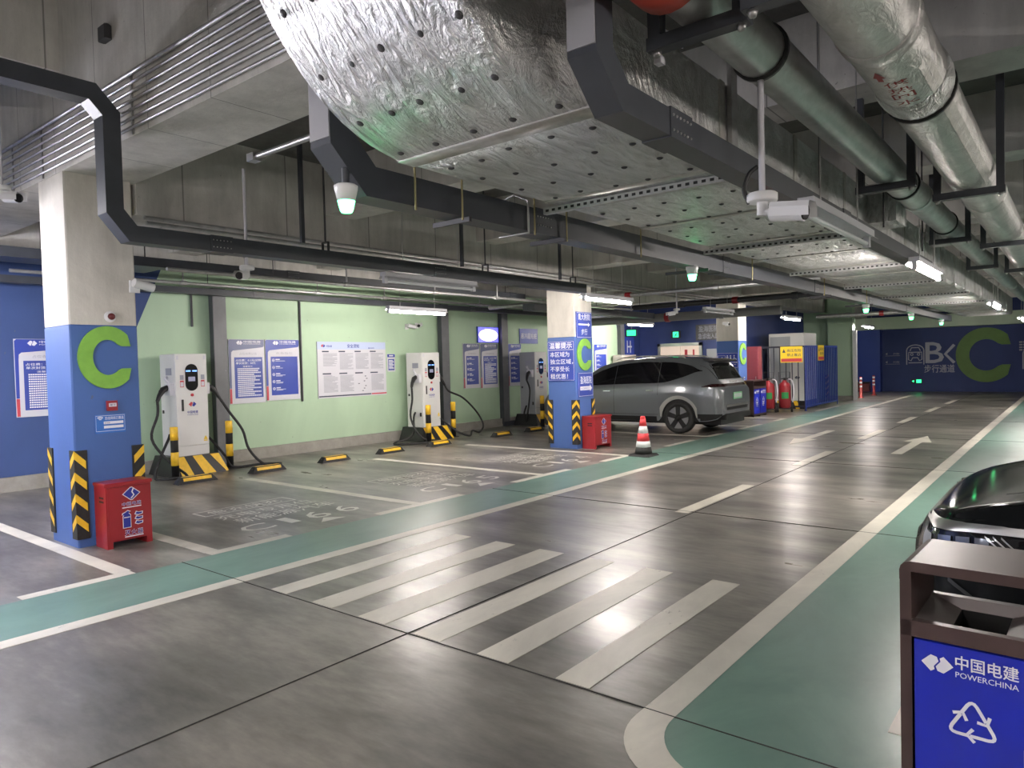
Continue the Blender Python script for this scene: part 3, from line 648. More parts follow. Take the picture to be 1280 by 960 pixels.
charger(5.57, 'white charging station nearest the camera, behind the front column and its red box',
        [(-.52, .05, .95), (-.62, .05, .6), (-.45, -.1, .25), (-.30, -.35, .03), (-.5, -.4, .025), (-.7, -.2, .025), (-.5, .05, .3), (-.3, .2, .55), (-.25, .25, .62)],
        [(.62, 0, .92), (.78, -.1, .62), (.80, -.25, .3), (.95, -.45, .05), (1.25, -.45, .03), (1.0, -.2, .03), (.6, -.1, .03), (.55, .05, .2), (.38, .2, .5), (.25, .25, .62)])
charger(10.84, 'second white charging station, between the wide safety board and the slate boards',
        [(-.52, .05, .9), (-.62, .0, .5), (-.5, -.2, .1), (-.2, -.45, .03), (-.6, -.5, .03), (-1.1, -.2, .03), (-1.0, .1, .03), (-.6, 0, .15), (-.35, .2, .5), (-.25, .25, .6)],
        [(.55, 0, 1.02), (1.0, .0, .85), (1.45, .0, .5), (1.55, -.1, .2), (1.3, -.2, .06), (1.0, -.25, .12), (.8, -.35, .03), (.5, -.25, .15), (.32, .1, .45), (.25, .25, .55)])
charger(14.82, 'far charging station with grey side panel, partly hidden behind the middle column',
        [(-.42, .05, .9), (-.45, .1, .4), (-.42, .2, .1), (-.36, .3, .3), (-.25, .3, .5)], [(.5, .05, .9), (.55, .05, .4), (.4, .1, .1), (.3, .2, .3), (.25, .25, .5)])
# ------------------------------------------------------------------ bollards, wheel stops
def bollard(x, y, label):
    t = thing('bollard', label, 'bollard', (x, y, 0), 0, 'yellow and black bollards beside the chargers')
    part('post', MB().lathe((0, 0, 0), [(.055, 0), (.055, .76), (.05, .775)], 16), BLACK, t)
    for z0, z1 in ((.20, .40), (.58, .775)): part('yellow_band', MB().lathe((0, 0, 0), [(.0562, z0), (.0562, z1), (.045, z1 + .004)], 16), YELLOW, t)
    part('base_plate', MB().cbox(-.09, .09, -.09, .09, 0, .012, .006), DKROD, t)
bollard(-10.60, 5.12, 'yellow and black bollard left of the nearest charging station')
bollard(-10.92, 6.18, 'yellow and black bollard right of the nearest charging station')
bollard(-10.62, 10.45, 'yellow and black bollard left of the second charging station')
bollard(-10.92, 11.52, 'yellow and black bollard right of the second charging station')
bollard(-10.5, 14.30, 'yellow and black bollard in front of the far charging station')
def wheelstop(y, label):
    t = thing('wheel_stop', label, 'wheel stop', (-10.02, y, 0), PI / 2, 'rubber wheel stops at the heads of the bays')
    m = MB(); a, h = .30, .095
    v = [(-a, -.08, 0), (a, -.08, 0), (a, .08, 0), (-a, .08, 0), (-a + .07, -.045, h), (a - .07, -.045, h), (a - .07, .045, h), (-a + .07, .045, h)]
    m.add(v, [(0, 3, 2, 1), (4, 5, 6, 7), (0, 1, 5, 4), (1, 2, 6, 5), (2, 3, 7, 6), (3, 0, 4, 7)]); part('rubber_block', m, RUBBER, t)
    s = MB(); s.add([(-a + .09, -.0505, h * .88), (a - .09, -.0505, h * .88), (a - .09, -.067, h * .42), (-a + .09, -.067, h * .42)], [(3, 2, 1, 0)]); s.box(-a + .1, a - .1, -.03, .03, h - .001, h + .002)
    part('yellow_strip', s, YELLOW, t)
    m = MB()
    for x in (-.25, .25): m.lathe((x, 0, .055), [(.018, 0), (.018, .012)], 8)
    part('bolt', m, DKROD, t, None, True)
for y, l in ((5.13, 'wheel stop right below the striped plinth of the nearest charger'), (6.29, 'wheel stop touched by the cable of the nearest charger'), (7.58, 'wheel stop below the blue listed notice board'),
             (8.85, 'wheel stop below the wide safety board'), (10.14, 'wheel stop under the looped cable of the second charger'), (12.1, 'wheel stop below the slate notice boards'), (13.3, 'wheel stop beside the middle column, in front of the far charger')): wheelstop(y, l)
# ------------------------------------------------------------------ red extinguisher boxes
def redbox(loc, w, d, h, label, side):
    t = thing('extinguisher_box', label, 'fire box', loc, PI / 2, 'red extinguisher boxes at the columns')
    m = MB().box(-w / 2, w / 2, 0, d, .06, h - .03)
    for x in (-w / 2, w / 2 - .05): m.box(x, x + .05, 0, d, 0, .06)
    part('body', m, RED, t); part('lid', MB().cbox(-w / 2 - .012, w / 2 + .012, -.015, d, h - .03, h, .006), RED, t)
    part('front_door', MB().box(-w / 2 + .012, w / 2 - .012, -.006, 0, .075, h - .04), RED, t)
    part('side_vent', MB().box(-w / 2 - .003, -w / 2, d * .2, d * .55, h * .76, h * .79).box(-w / 2 - .003, -w / 2, d * .2, d * .55, h * .70, h * .73), BLACK, t)
    y = -.0075; k = h / .6; m = MB(); cx = .02
    Lp = [(-1, 0), (-.1, -1), (.1, -1), (1, 0), (.1, 1), (-.1, 1)]
    m.flat([(cx + a * .082, .485 * k + b * .062) for a, b in Lp], y, 0); m.flat([(cx + a * .072, .485 * k + b * .054) for a, b in Lp], y - .001, 1)
    m.ribbon([(cx + .02, .535 * k), (cx + .005, .50 * k), (cx + .022, .47 * k), (cx - .005, .44 * k)], .012, y - .002, 0)
    addtext(m, '中国电建', cx - .085, cx + .085, .375 * k, .41 * k, y, .05, 0); addtext(m, '中国电建', cx - .083, cx + .083, .377 * k, .408 * k, y - .001, .0, 1); m.rect(cx - .085, cx + .085, .355 * k, .365 * k, y, 0)
    ex = [(-.085, .17), (-.01, .17), (-.01, .29), (-.03, .312), (-.01, .322), (-.04, .335), (-.06, .322), (-.09, .31), (-.09, .29), (-.075, .30), (-.085, .28)]
    m.flat([(cx + a, b * k) for a, b in ex], y, 0); m.flat([(cx - .047 + (a + .047) * .84, (.245 + (b - .245) * .92) * k) for a, b in ex], y - .001, 1); m.rect(cx - .075, cx - .02, .265 * k, .273 * k, y - .002, 0)
    for i in range(3):
        z = .20 + i * .043; q = [(cx + .02, z * k), (cx + .05, (z - .014) * k), (cx + .095, (z - .006) * k), (cx + .098, (z + .02) * k), (cx + .06, (z + .018) * k), (cx + .035, (z + .03) * k)]
        m.flat(q, y, 0); m.flat([(cx + .06 + (a - cx - .06) * .78, (z + .007) * k + (b - (z + .007) * k) * .6) for a, b in q], y - .001, 1)
    addtext(m, '灭火器', cx - .07, cx + .095, .10 * k, .15 * k, y, .05, 0); addtext(m, '灭火器', cx - .068, cx + .093, .103 * k, .147 * k, y - .001, .0, 1); m.rect(cx - .07, cx + .095, .083 * k, .094 * k, y, 0)
    part('printed_marks', m, [PRINTW, PRINTB], t)
redbox((-6.90, 2.89, 0), .40, .25, .60, 'red fire extinguisher box with blue and white print beside the front column', 0)
redbox((-6.90, 11.28, 0), .58, .27, .60, 'red fire extinguisher box beside the middle column, near the traffic cone', 0)
t = thing('traffic_cone', 'red and white traffic cone on a black base by the middle column', 'traffic cone', (-5.72, 10.62, 0))
part('base', MB().cbox(-.2, .2, -.2, .2, 0, .035, .03).lathe((0, 0, .03), [(.15, 0), (.125, .12)], 20), RUBBER, t)
prof = lambda z: .125 - (z - .15) * .085 / .5
for n_, z0, z1, mm in (('white_band', .15, .25, CONE_W), ('red_band', .25, .38, CONE_R), ('white_band', .38, .50, CONE_W), ('red_band', .50, .62, CONE_R)): part(n_, MB().lathe((0, 0, 0), [(prof(z0), z0), (prof(z1), z1)], 20), mm, t)
part('tip', MB().lathe((0, 0, 0), [(prof(.62), .62), (.036, .66), (.028, .665)], 16), CONE_R, t)
# ------------------------------------------------------------------ waste bins
def arrow_loop(par, cx, cz, s, y):
    for k in range(3):
        a0 = 90 + 120 * k; ca, sa = math.cos(math.radians(a0 - 90)), math.sin(math.radians(a0 - 90))
        def R(p): return (cx + s * (p[0] * ca - p[1] * sa), cz + s * (p[0] * sa + p[1] * ca))
        m = MB(); m.ribbon([R(p) for p in [(-.36, .36), (-.16, .70), (-.07, .80), (0, .82), (.07, .80), (.16, .70), (.46, .18)]], .13 * s, y)
        m.ribbon([R(p) for p in [(.16, .12), (.49, .08), (.58, .42)]], .13 * s, y - .0003); part('recycling_arrow', m, PRINTW, par)
def bin_unit(label, loc, rot, w, d, h, detail=True):
    t = thing('waste_bin', label, 'waste bin', loc, rot)
    fr = .032
    m = MB()
    m.box(-w / 2, -w / 2 + fr, 0, d, 0, h - .04).box(w / 2 - fr, w / 2, 0, d, 0, h - .04).box(-fr / 2, fr / 2, 0.005, d, 0, h - .2)
    m.box(-w / 2, w / 2, 0, .03, h - .235, h - .185).box(-w / 2, w / 2, d - .03, d, h - .22, h - .18).box(-w / 2, w / 2, 0, d, .03, .07).box(-w / 2, w / 2, d - .012, d, .07, h - .2)
    part('frame', m, BROWN, t)
    r = .03; pt = [(-w / 2, h - .06)] + [(-w / 2 + r - r * math.cos(q), h - r + r * math.sin(q)) for q in (0, .5, 1.0, PI / 2)] + [(w / 2 - r + r * math.sin(q), h - r + r * math.cos(q)) for q in (0, .5, 1.0, PI / 2)] + [(w / 2, h - .06), (w / 2 - fr, h - .06), (w / 2 - fr, h - fr), (-w / 2 + fr, h - fr), (-w / 2 + fr, h - .06)]
    part('hood', MB().prism(pt[::-1], -.004, d), BROWN, t)
    cells = [(-w / 2 + fr, -fr / 2), (fr / 2, w / 2 - fr)]
    for i, (x0, x1) in enumerate(cells):
        a, b = x0 + .09, x1 - .09; z = h - .195
        f = MB().add([(x0, .03, z), (x1, .03, z), (x1, d - .03, z + .015), (x0, d - .03, z + .015), (a, .05, z - .03), (b, .05, z - .03), (b, d - .045, z - .02), (a, d - .045, z - .02)], [(0, 1, 5, 4), (1, 2, 6, 5), (2, 3, 7, 6), (3, 0, 4, 7)]); part('funnel', f, mat('brown funnel', (0.16, 0.13, 0.13), .4), t)
        part('liner', MB().add([(a, .05, z - .03), (b, .05, z - .03), (b, d - .045, z - .02), (a, d - .045, z - .02), (a, .05, z - .4), (b, .05, z - .4), (b, d - .045, z - .4), (a, d - .045, z - .4)], [(0, 1, 5, 4), (1, 2, 6, 5), (2, 3, 7, 6), (3, 0, 4, 7), (4, 5, 6, 7)]), BLACK, t)
        dr = part('door', MB().box(x0 + .008, x1 - .008, -.004, .02, .08, h - .24), BINBLUE, t)
        cx = (x0 + x1) / 2; y = -.006; hh = h - .24; k = (x1 - x0) / .42
        part('logo', logo(MB(), cx - .118 * k, hh - .082 * k, .056 * k, y), PRINTW, dr); p = MB(); addtext(p, '中国电建', cx - .055 * k, cx + .150 * k, hh - .085 * k, hh - .03 * k, y, .03); addtext(p, 'POWERCHINA', cx - .055 * k, cx + .150 * k, hh - .118 * k, hh - .096 * k, y, .02)
        arrow_loop(dr, cx, hh - .29 * k, .10 * k, y)
        addtext(p, '可回收物' if i == 0 else '其他垃圾', cx - .09, cx + .09, hh - .435, hh - .39, y, .02); p.rect(cx - .07, cx + .07, hh - .465, hh - .455, y)
        part('printed_marks', p, PRINTW, dr, None, True)
        part('latch', MB().cbox(x1 - .035, x1 - .012, -.018, -.004, hh - .31, hh - .25, .004), CHROME, dr)
    return t
bin_unit('large brown double waste bin with bright blue doors in the near right corner', (-.078, 2.46, 0), -.04, .735, .34, .955)
bin_unit('distant brown double waste bin with blue doors beside the rear column', (-6.80, 19.25, 0), PI / 2, 1.0, .38, .98)
# ------------------------------------------------------------------ far enclosure
def trolley(x, y, label, s=1.0):
    t = thing('trolley_extinguisher', label, 'fire extinguisher', (x, y, 0), .35, 'red trolley extinguishers by the fence')
    part('cylinder', MB().lathe((0, 0, .12), [(.14, 0), (.165, .05), (.165, .62), (.14, .70), (.06, .76), (.05, .80)], 20), mat('dark red cylinder', (.26, .016, .024), .3), t)
    part('valve', MB().cyl((0, 0, .9), (0, 0, .99), .035, 10).cyl((-.1, 0, .96), (.12, 0, .97), .018, 8), BLACK, t)
    part('hose', MB().tube(smoothpts([(.1, 0, .95), (.2, -.05, .9), (.24, -.08, .6), (.2, -.1, .3)], 4), .018, 8), OFFW, t)
    for q in (-1, 1): part('wheel', MB().lathe((.19 * q, .1, .13), [(.13, -.025), (.13, .025)], 16, 0, 'x'), RUBBER, t)
    part('handle', MB().tube([(-.15, .14, .1), (-.15, .17, 1.15), (.15, .17, 1.15), (.15, .14, .1)], .014, 8), DKROD, t)
    part('paper_label', MB().add([(.167 * math.sin(a), -.167 * math.cos(a), z_) for z_ in (.40, .58) for a in (-.6, -.3, 0, .3, .6)], [(i, i + 1, i + 6, i + 5) for i in range(4)]), GREENT, t); part('axle', MB().cyl((-.19, .1, .13), (.19, .1, .13), .015, 8).box(-.14, .14, -.12, .12, .09, .12), DKROD, t)
trolley(-6.98, 20.45, 'red trolley fire extinguisher half hidden behind the distant bin'); trolley(-6.62, 20.75, 'red trolley fire extinguisher with a green label, in front of the fence')
t = thing('hydrant_cabinet', 'tall faded red hydrant cabinet right behind the rear column', 'cabinet', (-7.3, 20.0, 0)); part('body', MB().cbox(-.2, .2, 0, .3, 0, 1.9, .01), PINKR, t); part('door', MB().box(-.18, .18, -.012, 0, .08, 1.82), PINKR, t); part('handle', MB().box(.12, .14, -.03, -.012, .9, 1.05), STEEL, t)
def fence(loc, rot, L, pitch, label, mt, h=1.9):
    t = thing('railing_fence', label, 'fence', loc, rot); part('rail', MB().box(0, L, -.015, .015, h - .05, h), mt, t); part('rail', MB().box(0, L, -.015, .015, .12, .17), mt, t)
    n = int(L / pitch)
    for i in range(n + 1): part('bar', MB().box(i * L / n - .012, i * L / n + .012, -.012, .012, 0.02 if i in (0, n) else .12, h), mt, t)
    return t
fence((-7.72, 21.1, 0), 0, 1.55, .16, 'dark bar fence facing the camera in front of the white unit', mat('dark fence paint', (0.02, 0.022, 0.04), .45))
fence((-6.15, 21.14, 0), PI / 2, 3.36, .13, 'blue bar fence running along the lane beyond the trolley extinguishers', FENCEB)
t = thing('power_unit', 'large white power unit behind the dark bar fence', 'power cabinet', (-7.0, 22.2, 0)); part('body', MB().cbox(-.55, .5, 0, 1.3, .25, 2.3, .015), CABW, t)
part('plinth', MB().box(-.55, .5, -.02, 1.3, 0, .25), BLACK, t)
for i in range(4): part('hazard_stripe', MB().flat([(-.5 + i * .25, .01), (-.38 + i * .25, .01), (-.46 + i * .25, .24), (-.58 + i * .25 if i else -.55, .24)], -.022), YELLOW, t)
part('louvre', MB().box(-.5, .1, -.01, 0, .3, 2.2), CABG, t); part('logo', logo(MB(), 0.3, .95, .08, -.012), PRINTK, t)
def warn(loc, rot, w, h, label):
    t = thing('warning_sign', label, 'sign', loc, rot); part('panel', MB().box(-w / 2, w / 2, -.012, 0, 0, h), YELLOWS, t); m = MB()
    m.flat([(-w * .42, h * .62), (-w * .26, h * .62), (-w * .34, h * .86)], -.0135); addtext(m, '高压危险', -w * .2, w * .44, h * .66, h * .84, -.0135, .02); addtext(m, '禁止靠近', -w * .2, w * .44, h * .38, h * .56, -.0135, .02); m.rect(-w * .47, w * .47, h * .05, h * .25, -.0135, 1)
    part('printed_marks', m, [PRINTK, REDP], t)
warn((-6.52, 21.08, 1.42), 0, .62, .46, 'yellow warning sign on the dark bar fence'); warn((-6.13, 22.6, 1.45), PI / 2, .60, .46, 'yellow warning sign on the blue fence along the lane')
# far wall graphics
def wallprint(name, mb, m, label=None):
    mb.shift((0, 33.6, 0)); o = struct(name, mb, m, wf, label)
GP = mat('grey wall print', (0.42, 0.43, 0.52), .6)
wallprint('wall_lettering', addtext(MB(), 'B', -5.00, -4.36, 1.18, 2.02, -.003, .03), GP)
wallprint('wall_lettering', MB().ribbon([(-3.99, 1.90), (-4.30, 1.53), (-3.99, 1.17)], .11, -.003), GP)
wallprint('wall_lettering', addtext(MB(), '步行通道', -5.05, -3.98, .78, 1.10, -.003, .02), GP)
def caricon(m, cx, cz, s):
    y = -.003; m.ribbon([(cx - .33 * s, cz - .42 * s), (cx - .33 * s, cz + .2 * s)] + arcpts(cx, cz + .2 * s, .33 * s, 180, 0, 10, .24 * s)[1:-1] + [(cx + .33 * s, cz + .2 * s), (cx + .33 * s, cz - .42 * s)], .04 * s, y)
    m.ribbon([(cx - .2 * s, cz + .18 * s), (cx - .14 * s, cz + .32 * s), (cx + .14 * s, cz + .32 * s), (cx + .2 * s, cz + .18 * s)], .04 * s, y)
    m.ribbon([(cx - .25 * s, cz + .12 * s), (cx + .25 * s, cz + .12 * s), (cx + .26 * s, cz - .2 * s), (cx + .16 * s, cz - .25 * s), (cx + .1 * s, cz - .12 * s), (cx - .1 * s, cz - .12 * s), (cx - .16 * s, cz - .25 * s), (cx - .26 * s, cz - .2 * s)], .04 * s, y, 0, True)
    for q in (-1, 1): m.ribbon(arcpts(cx + .13 * q * s, cz + .03 * s, .05 * s, 0, 360, 10), .03 * s, y)
    m.rect(cx - .26 * s, cx + .26 * s, cz - .36 * s, cz - .32 * s, y); return m
wallprint('wall_icon', caricon(MB(), -5.38, 1.52, .95), GP); wallprint('wall_icon', caricon(MB(), -1.42, 1.28, .95), GP)
wallprint('wall_lettering', textlines(MB(), -1.85, -1.2, 1.55, 1.95, 4, -.003, .12), PRINTG); 
m = MB()
for z in (1.50, 1.15): m.rect(-6.5, -5.95, z, z + .012, -.003); addtext(m, '步行通道', -6.2, -5.97, z + .05, z + .13, -.003, 0); m.flat([(-6.5, z + .09), (-6.42, z + .04), (-6.42, z + .14)], -.003)
wallprint('wall_lettering', m, PRINTG)
wallprint('wall_letter', letter_c(-2.92, 1.46, 1.02, 1.08, .46, -.03, 0), OLIVE, 'huge dull green letter C')
t = thing('exit_sign', 'small green lit exit sign low on the far navy wall', 'exit sign', (-5.33, 33.6, .34)); part('housing', MB().box(-.2, .2, -.03, 0, 0, .18), BLACK, t); part('green_face', MB().rect(-.01, .17, .02, .16, -.032).flat([(-.18, .09), (-.1, .04), (-.1, .14)], -.032), EXITG, t)
for x, y, l in ((-6.36, 28.6, 'nearer red and white flexible post by the far passage'), (-6.30, 30.4, 'farther red and white flexible post by the far passage')):
    t = thing('flexible_post', l, 'bollard', (x, y, 0), 0, 'red posts by the far passage'); part('post', MB().lathe((0, 0, 0), [(.11, 0), (.10, .02), (.05, .04), (.045, .75), (.035, .77)], 14), mat('red post', (.30, .03, .03), .5), t)
    for z in (.38, .52, .66): part('white_band', MB().lathe((0, 0, 0), [(.0485, z), (.0485, z + .07)], 14), SWHITE, t)
t = thing('floor_plant_box', 'low dark red box in the far passage beside the posts', 'box', (-7.3, 32.6, 0)); part('box', MB().cbox(-.4, .4, -.2, .2, .05, .4, .03), mat('maroon box', (.14, .03, .04), .5), t); part('lid', MB().cbox(-.42, .42, -.22, .22, .4, .44, .02), BLACK, t)
# back wall: door, signs
dr = MB().box(-10.95, -10.85, 21.44, 21.5, 0, 2.12).box(-9.50, -9.40, 21.44, 21.5, 0, 2.12).box(-10.95, -9.40, 21.44, 21.5, 2.02, 2.12)
d1 = struct('door_1', dr, SATIN)
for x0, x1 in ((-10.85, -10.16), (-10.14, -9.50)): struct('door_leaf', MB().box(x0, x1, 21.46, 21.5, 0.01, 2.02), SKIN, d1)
struct('door_notice', MB().rect(-10.0, -9.9, 1.62, 1.9, 21.458).rect(-9.72, -9.66, 1.7, 1.9, 21.458), REDP, d1)
struct('door_2', MB().box(-9.25, -8.75, 21.46, 21.5, 0, 1.9), CABG)
t = thing('exit_sign', 'square green lit exit sign above the beige double door', 'exit sign', (-10.3, 21.5, 2.28)); part('housing', MB().box(-.16, .16, -.04, 0, 0, .24), BLACK, t); part('green_face', MB().rect(-.1, .1, .03, .21, -.042), EXITG, t); part('pictogram', MB().ribbon([(-.03, .06), (.0, .12), (.04, .16)], .03, -.044).ribbon([(.0, .12), (.05, .07)], .025, -.044), GREENT, t)
t = thing('hanging_exit_sign', 'green lit exit sign hanging under the lamp by the green wall', 'exit sign', (-10.0, 18.0, 2.28), .3); part('housing', MB().box(-.16, .16, -.02, .02, 0, .2), BLACK, t); part('green_face', MB().rect(-.13, .13, .02, .18, -.022), EXITG, t); part('hanger', MB().cyl((0, 0, .2), (0, 0, 1.79), .008, 6), STEEL, t)
t = thing('hospital_sign', 'two rows of dim lettering above the grey door on the navy wall', 'sign', (-9.2, 21.5, 2.28)); part('lettering', addtext(addtext(MB(), '盈海医院', -.32, .32, .16, .36, -.012, .01), '急诊出入口', -.34, .34, -.06, .12, -.012, .03), PRINTG, t); part('panel', MB().box(-.42, .42, -.01, 0, -.1, .4), BLACK, t)
t = thing('paper_notice', 'pale paper notice on the navy wall left of the rear column', 'sign', (-8.45, 21.5, 1.3)); part('panel', MB().box(-.24, .24, -.012, 0, 0, .85), mat('grey paper', (.45, .45, .47), .6), t); part('text_line', textlines(MB().rect(-.15, .15, .74, .79, -.0135), -.2, .2, .1, .68, 11, -.0135), PRINTG, t, None, True)
# ------------------------------------------------------------------ cars
def interp(tab, x):
    if x <= tab[0][0]: return tab[0][1]
    for i in range(len(tab) - 1):
        x0, a = tab[i]; x1, b = tab[i + 1]
        if x <= x1:
            h = x1 - x0; t = (x - x0) / h
            def sl(j):
                if j <= 0 or j >= len(tab) - 1: return 0.0
                d0 = (tab[j][1] - tab[j - 1][1]) / (tab[j][0] - tab[j - 1][0]); d1 = (tab[j + 1][1] - tab[j][1]) / (tab[j + 1][0] - tab[j][0])
                return 0.0 if d0 * d1 <= 0 else 2 * d0 * d1 / (d0 + d1)
            m0, m1 = sl(i) * h, sl(i + 1) * h
            return (2 * t ** 3 - 3 * t * t + 1) * a + (t ** 3 - 2 * t * t + t) * m0 + (-2 * t ** 3 + 3 * t * t) * b + (t ** 3 - t * t) * m1
    return tab[-1][1]
class Car:
    def __init__(s, P): s.P = P
    def section(s, x):
        P = s.P; w = interp(P['w'], x); zt = interp(P['top'], x); zb = interp(P['bot'], x); belt = min(interp(P['belt'], x), zt - .02); wr = min(interp(P['roofw'], x), w * .97)
        for xc in P['axles']:
            d = abs(x - xc)
            if d < P['arch']: zb = max(zb, P['r'] + math.sqrt(P['arch'] ** 2 - d * d))
        zs = max(belt - .16, zb + .08) if belt - .16 > zb + .02 else (belt + zb) / 2
        pts = [(w * .955, zb), (w * .985, zb + (zs - zb) * .3), (w, zb + (zs - zb) * .75), (w * .99, zs), (w * .955, belt)]
        pts += [(w * .955 + (wr - w * .955) * .5, belt + (zt - belt) * .46), (wr, zt - (zt - belt) * .12), (wr * .9, zt - (zt - belt) * .035), (wr * .6, zt - .008 * (zt > 1.2)), (wr * .3, zt), (0, zt)]
        sp = smoothpts([(a, b, 0) for a, b in pts], 3)
        return [(max(p.x, 0), p.y) for p in sp]
    def body(s, xs):
        mb = MB(); rows = []
        for x in xs:
            sec = s.section(x); rows.append([(x, y, z) for y, z in sec] + [(x, -y, z) for y, z in reversed(sec[:-1])])
        n = len(rows[0]); mb.v = [p for r in rows for p in r]
        for i in range(len(rows) - 1):
            for k in range(n - 1): mb.f.append([i * n + k, i * n + k + 1, (i + 1) * n + k + 1, (i + 1) * n + k]); mb.m.append(0); mb.sm.append(True)
        mb.f.append(list(range(n - 1, -1, -1))); mb.f.append([(len(rows) - 1) * n + k for k in range(n)]); mb.m += [0, 0]; mb.sm += [False, False]
        s.bvh = BVHTree.FromPolygons([Vector(p) for p in mb.v], mb.f)
        return mb
    def patch(s, us, lo, hi, axis, side, nv=8, off=.004, flare=0):
        # patch on the body surface. axis 'y': u = x, v = z, seen from side (+1/-1) of y; axis 'x': u = y, v = z, seen from side of x; axis 'z': u = x, v = y from above
        mb = MB(); V = []; ok = []
        for u in us:
            a, b = lo(u), hi(u)
            for j in range(nv + 1):
                v = a + (b - a) * j / nv
                if axis == 'y': o, d = Vector((u, 3 * side, v)), Vector((0, -side, 0))
                elif axis == 'x': o, d = Vector((5 * side, u, v)), Vector((-side, 0, 0))
                else: o, d = Vector((u, v, 4)), Vector((0, 0, -1))
                h, nrm, _, _ = s.bvh.ray_cast(o, d, 12)
                if h is None: V.append((0, 0, 0)); ok.append(False)
                else:
                    if nrm.dot(d) > 0: nrm = -nrm
                    q = h + nrm * off; V.append(tuple(q)); ok.append(True)
        F = []
        for i in range(len(us) - 1):
            for j in range(nv):
                q = (i * (nv + 1) + j, (i + 1) * (nv + 1) + j, (i + 1) * (nv + 1) + j + 1, i * (nv + 1) + j + 1)
                if all(ok[k] for k in q): F.append(q)
        mb.v = V; mb.f = [list(q) for q in F]; mb.m = [0] * len(F); mb.sm = [True] * len(F); return mb
def lin(a, b, n): return [a + (b - a) * i / n for i in range(n + 1)]
def wheel(t, x, y, r, side, spokes=5, wd=.22):
    w = link('wheel', None, t, (x, y, r)); 
    part('tyre', MB().lathe((0, 0, 0), [(r * .70, -wd * .48), (r * .93, -wd * .5), (r, -wd * .36), (r, wd * .36), (r * .93, wd * .5), (r * .70, wd * .48), (r * .70, -wd * .48)], 36, 0, 'y', True, False), RUBBER, w)
    m = MB().lathe((0, wd * .30 * side, 0), [(r * .70, .0), (r * .69, .02 * side)], 30, 0, 'y'); yy = wd * .44 * side
    m.lathe((0, yy, 0), [(.05, -.03 * side), (.05, .012 * side), (.03, .016 * side)], 14, 0, 'y')
    for k in range(spokes):
        a = 2 * PI * k / spokes + .3
        q = [(.02, -.045), (r * .70, -.055), (r * .70, .055), (.02, .045)]
        pp = [(u * math.cos(a) - v * math.sin(a), u * math.sin(a) + v * math.cos(a)) for u, v in q]; m.prism(pp, min(yy - .01, yy), max(yy - .01, yy))
    part('rim', m, RIMM, w)
    ins = MB()
    for k in range(spokes):
        a = 2 * PI * (k + .5) / spokes + .3; q = [(.085, -.02), (r * .66, -.10), (r * .68, 0), (r * .66, .10), (.085, .02)]
        pp = [(u * math.cos(a) - v * math.sin(a), u * math.sin(a) + v * math.cos(a)) for u, v in q]; ins.prism(pp, yy - .012, yy - .004)
    part('wheel_insert', ins, RIML, w)
    return w
def xs_car(L, axles, arch):
    xs = set(lin(0, .3, 8) + lin(.3, L - .7, 40) + lin(L - .7, L - .12, 14) + lin(L - .12, L, 7))
    for a in axles: xs |= {a + arch * math.cos(PI * k / 16) * .9999 for k in range(17)}
    xs = sorted(xs); out = [xs[0]]
    for x in xs[1:]:
        if x - out[-1] > .004: out.append(x)
    return out
# grey car: local x runs from tail to nose, turned so that the nose points to the wall
C1 = Car(dict(w=[(0, .74), (.05, .81), (.16, .875), (.5, .92), (1.0, .925), (3.6, .925), (4.2, .89), (4.55, .80), (4.75, .60)],
              top=[(0, .98), (.05, 1.04), (.12, 1.12), (.26, 1.36), (.38, 1.545), (.46, 1.59), (.8, 1.635), (1.6, 1.66), (2.3, 1.63), (2.9, 1.52), (3.7, 1.10), (4.2, 1.0), (4.6, .86), (4.75, .66)],
              bot=[(0, .42), (.12, .32), (.4, .27), (4.3, .25), (4.75, .34)],
              belt=[(0, .90), (.12, 1.0), (.3, 1.06), (1.0, 1.08), (3.4, 1.0), (3.8, .98), (4.3, .9), (4.75, .58)],
              roofw=[(0, .60), (.12, .66), (.4, .62), (1.0, .66), (2.4, .66), (3.2, .68), (3.8, .72), (4.75, .45)], axles=[.95, 3.85], arch=.395, r=.345))
t = thing('suv_car', 'grey electric car parked nose to the wall, tail towards the lane', 'car', (-5.80, 15.02, 0), PI)
part('body', C1.body(xs_car(4.75, [.95, 3.85], .395)), CARG, t)
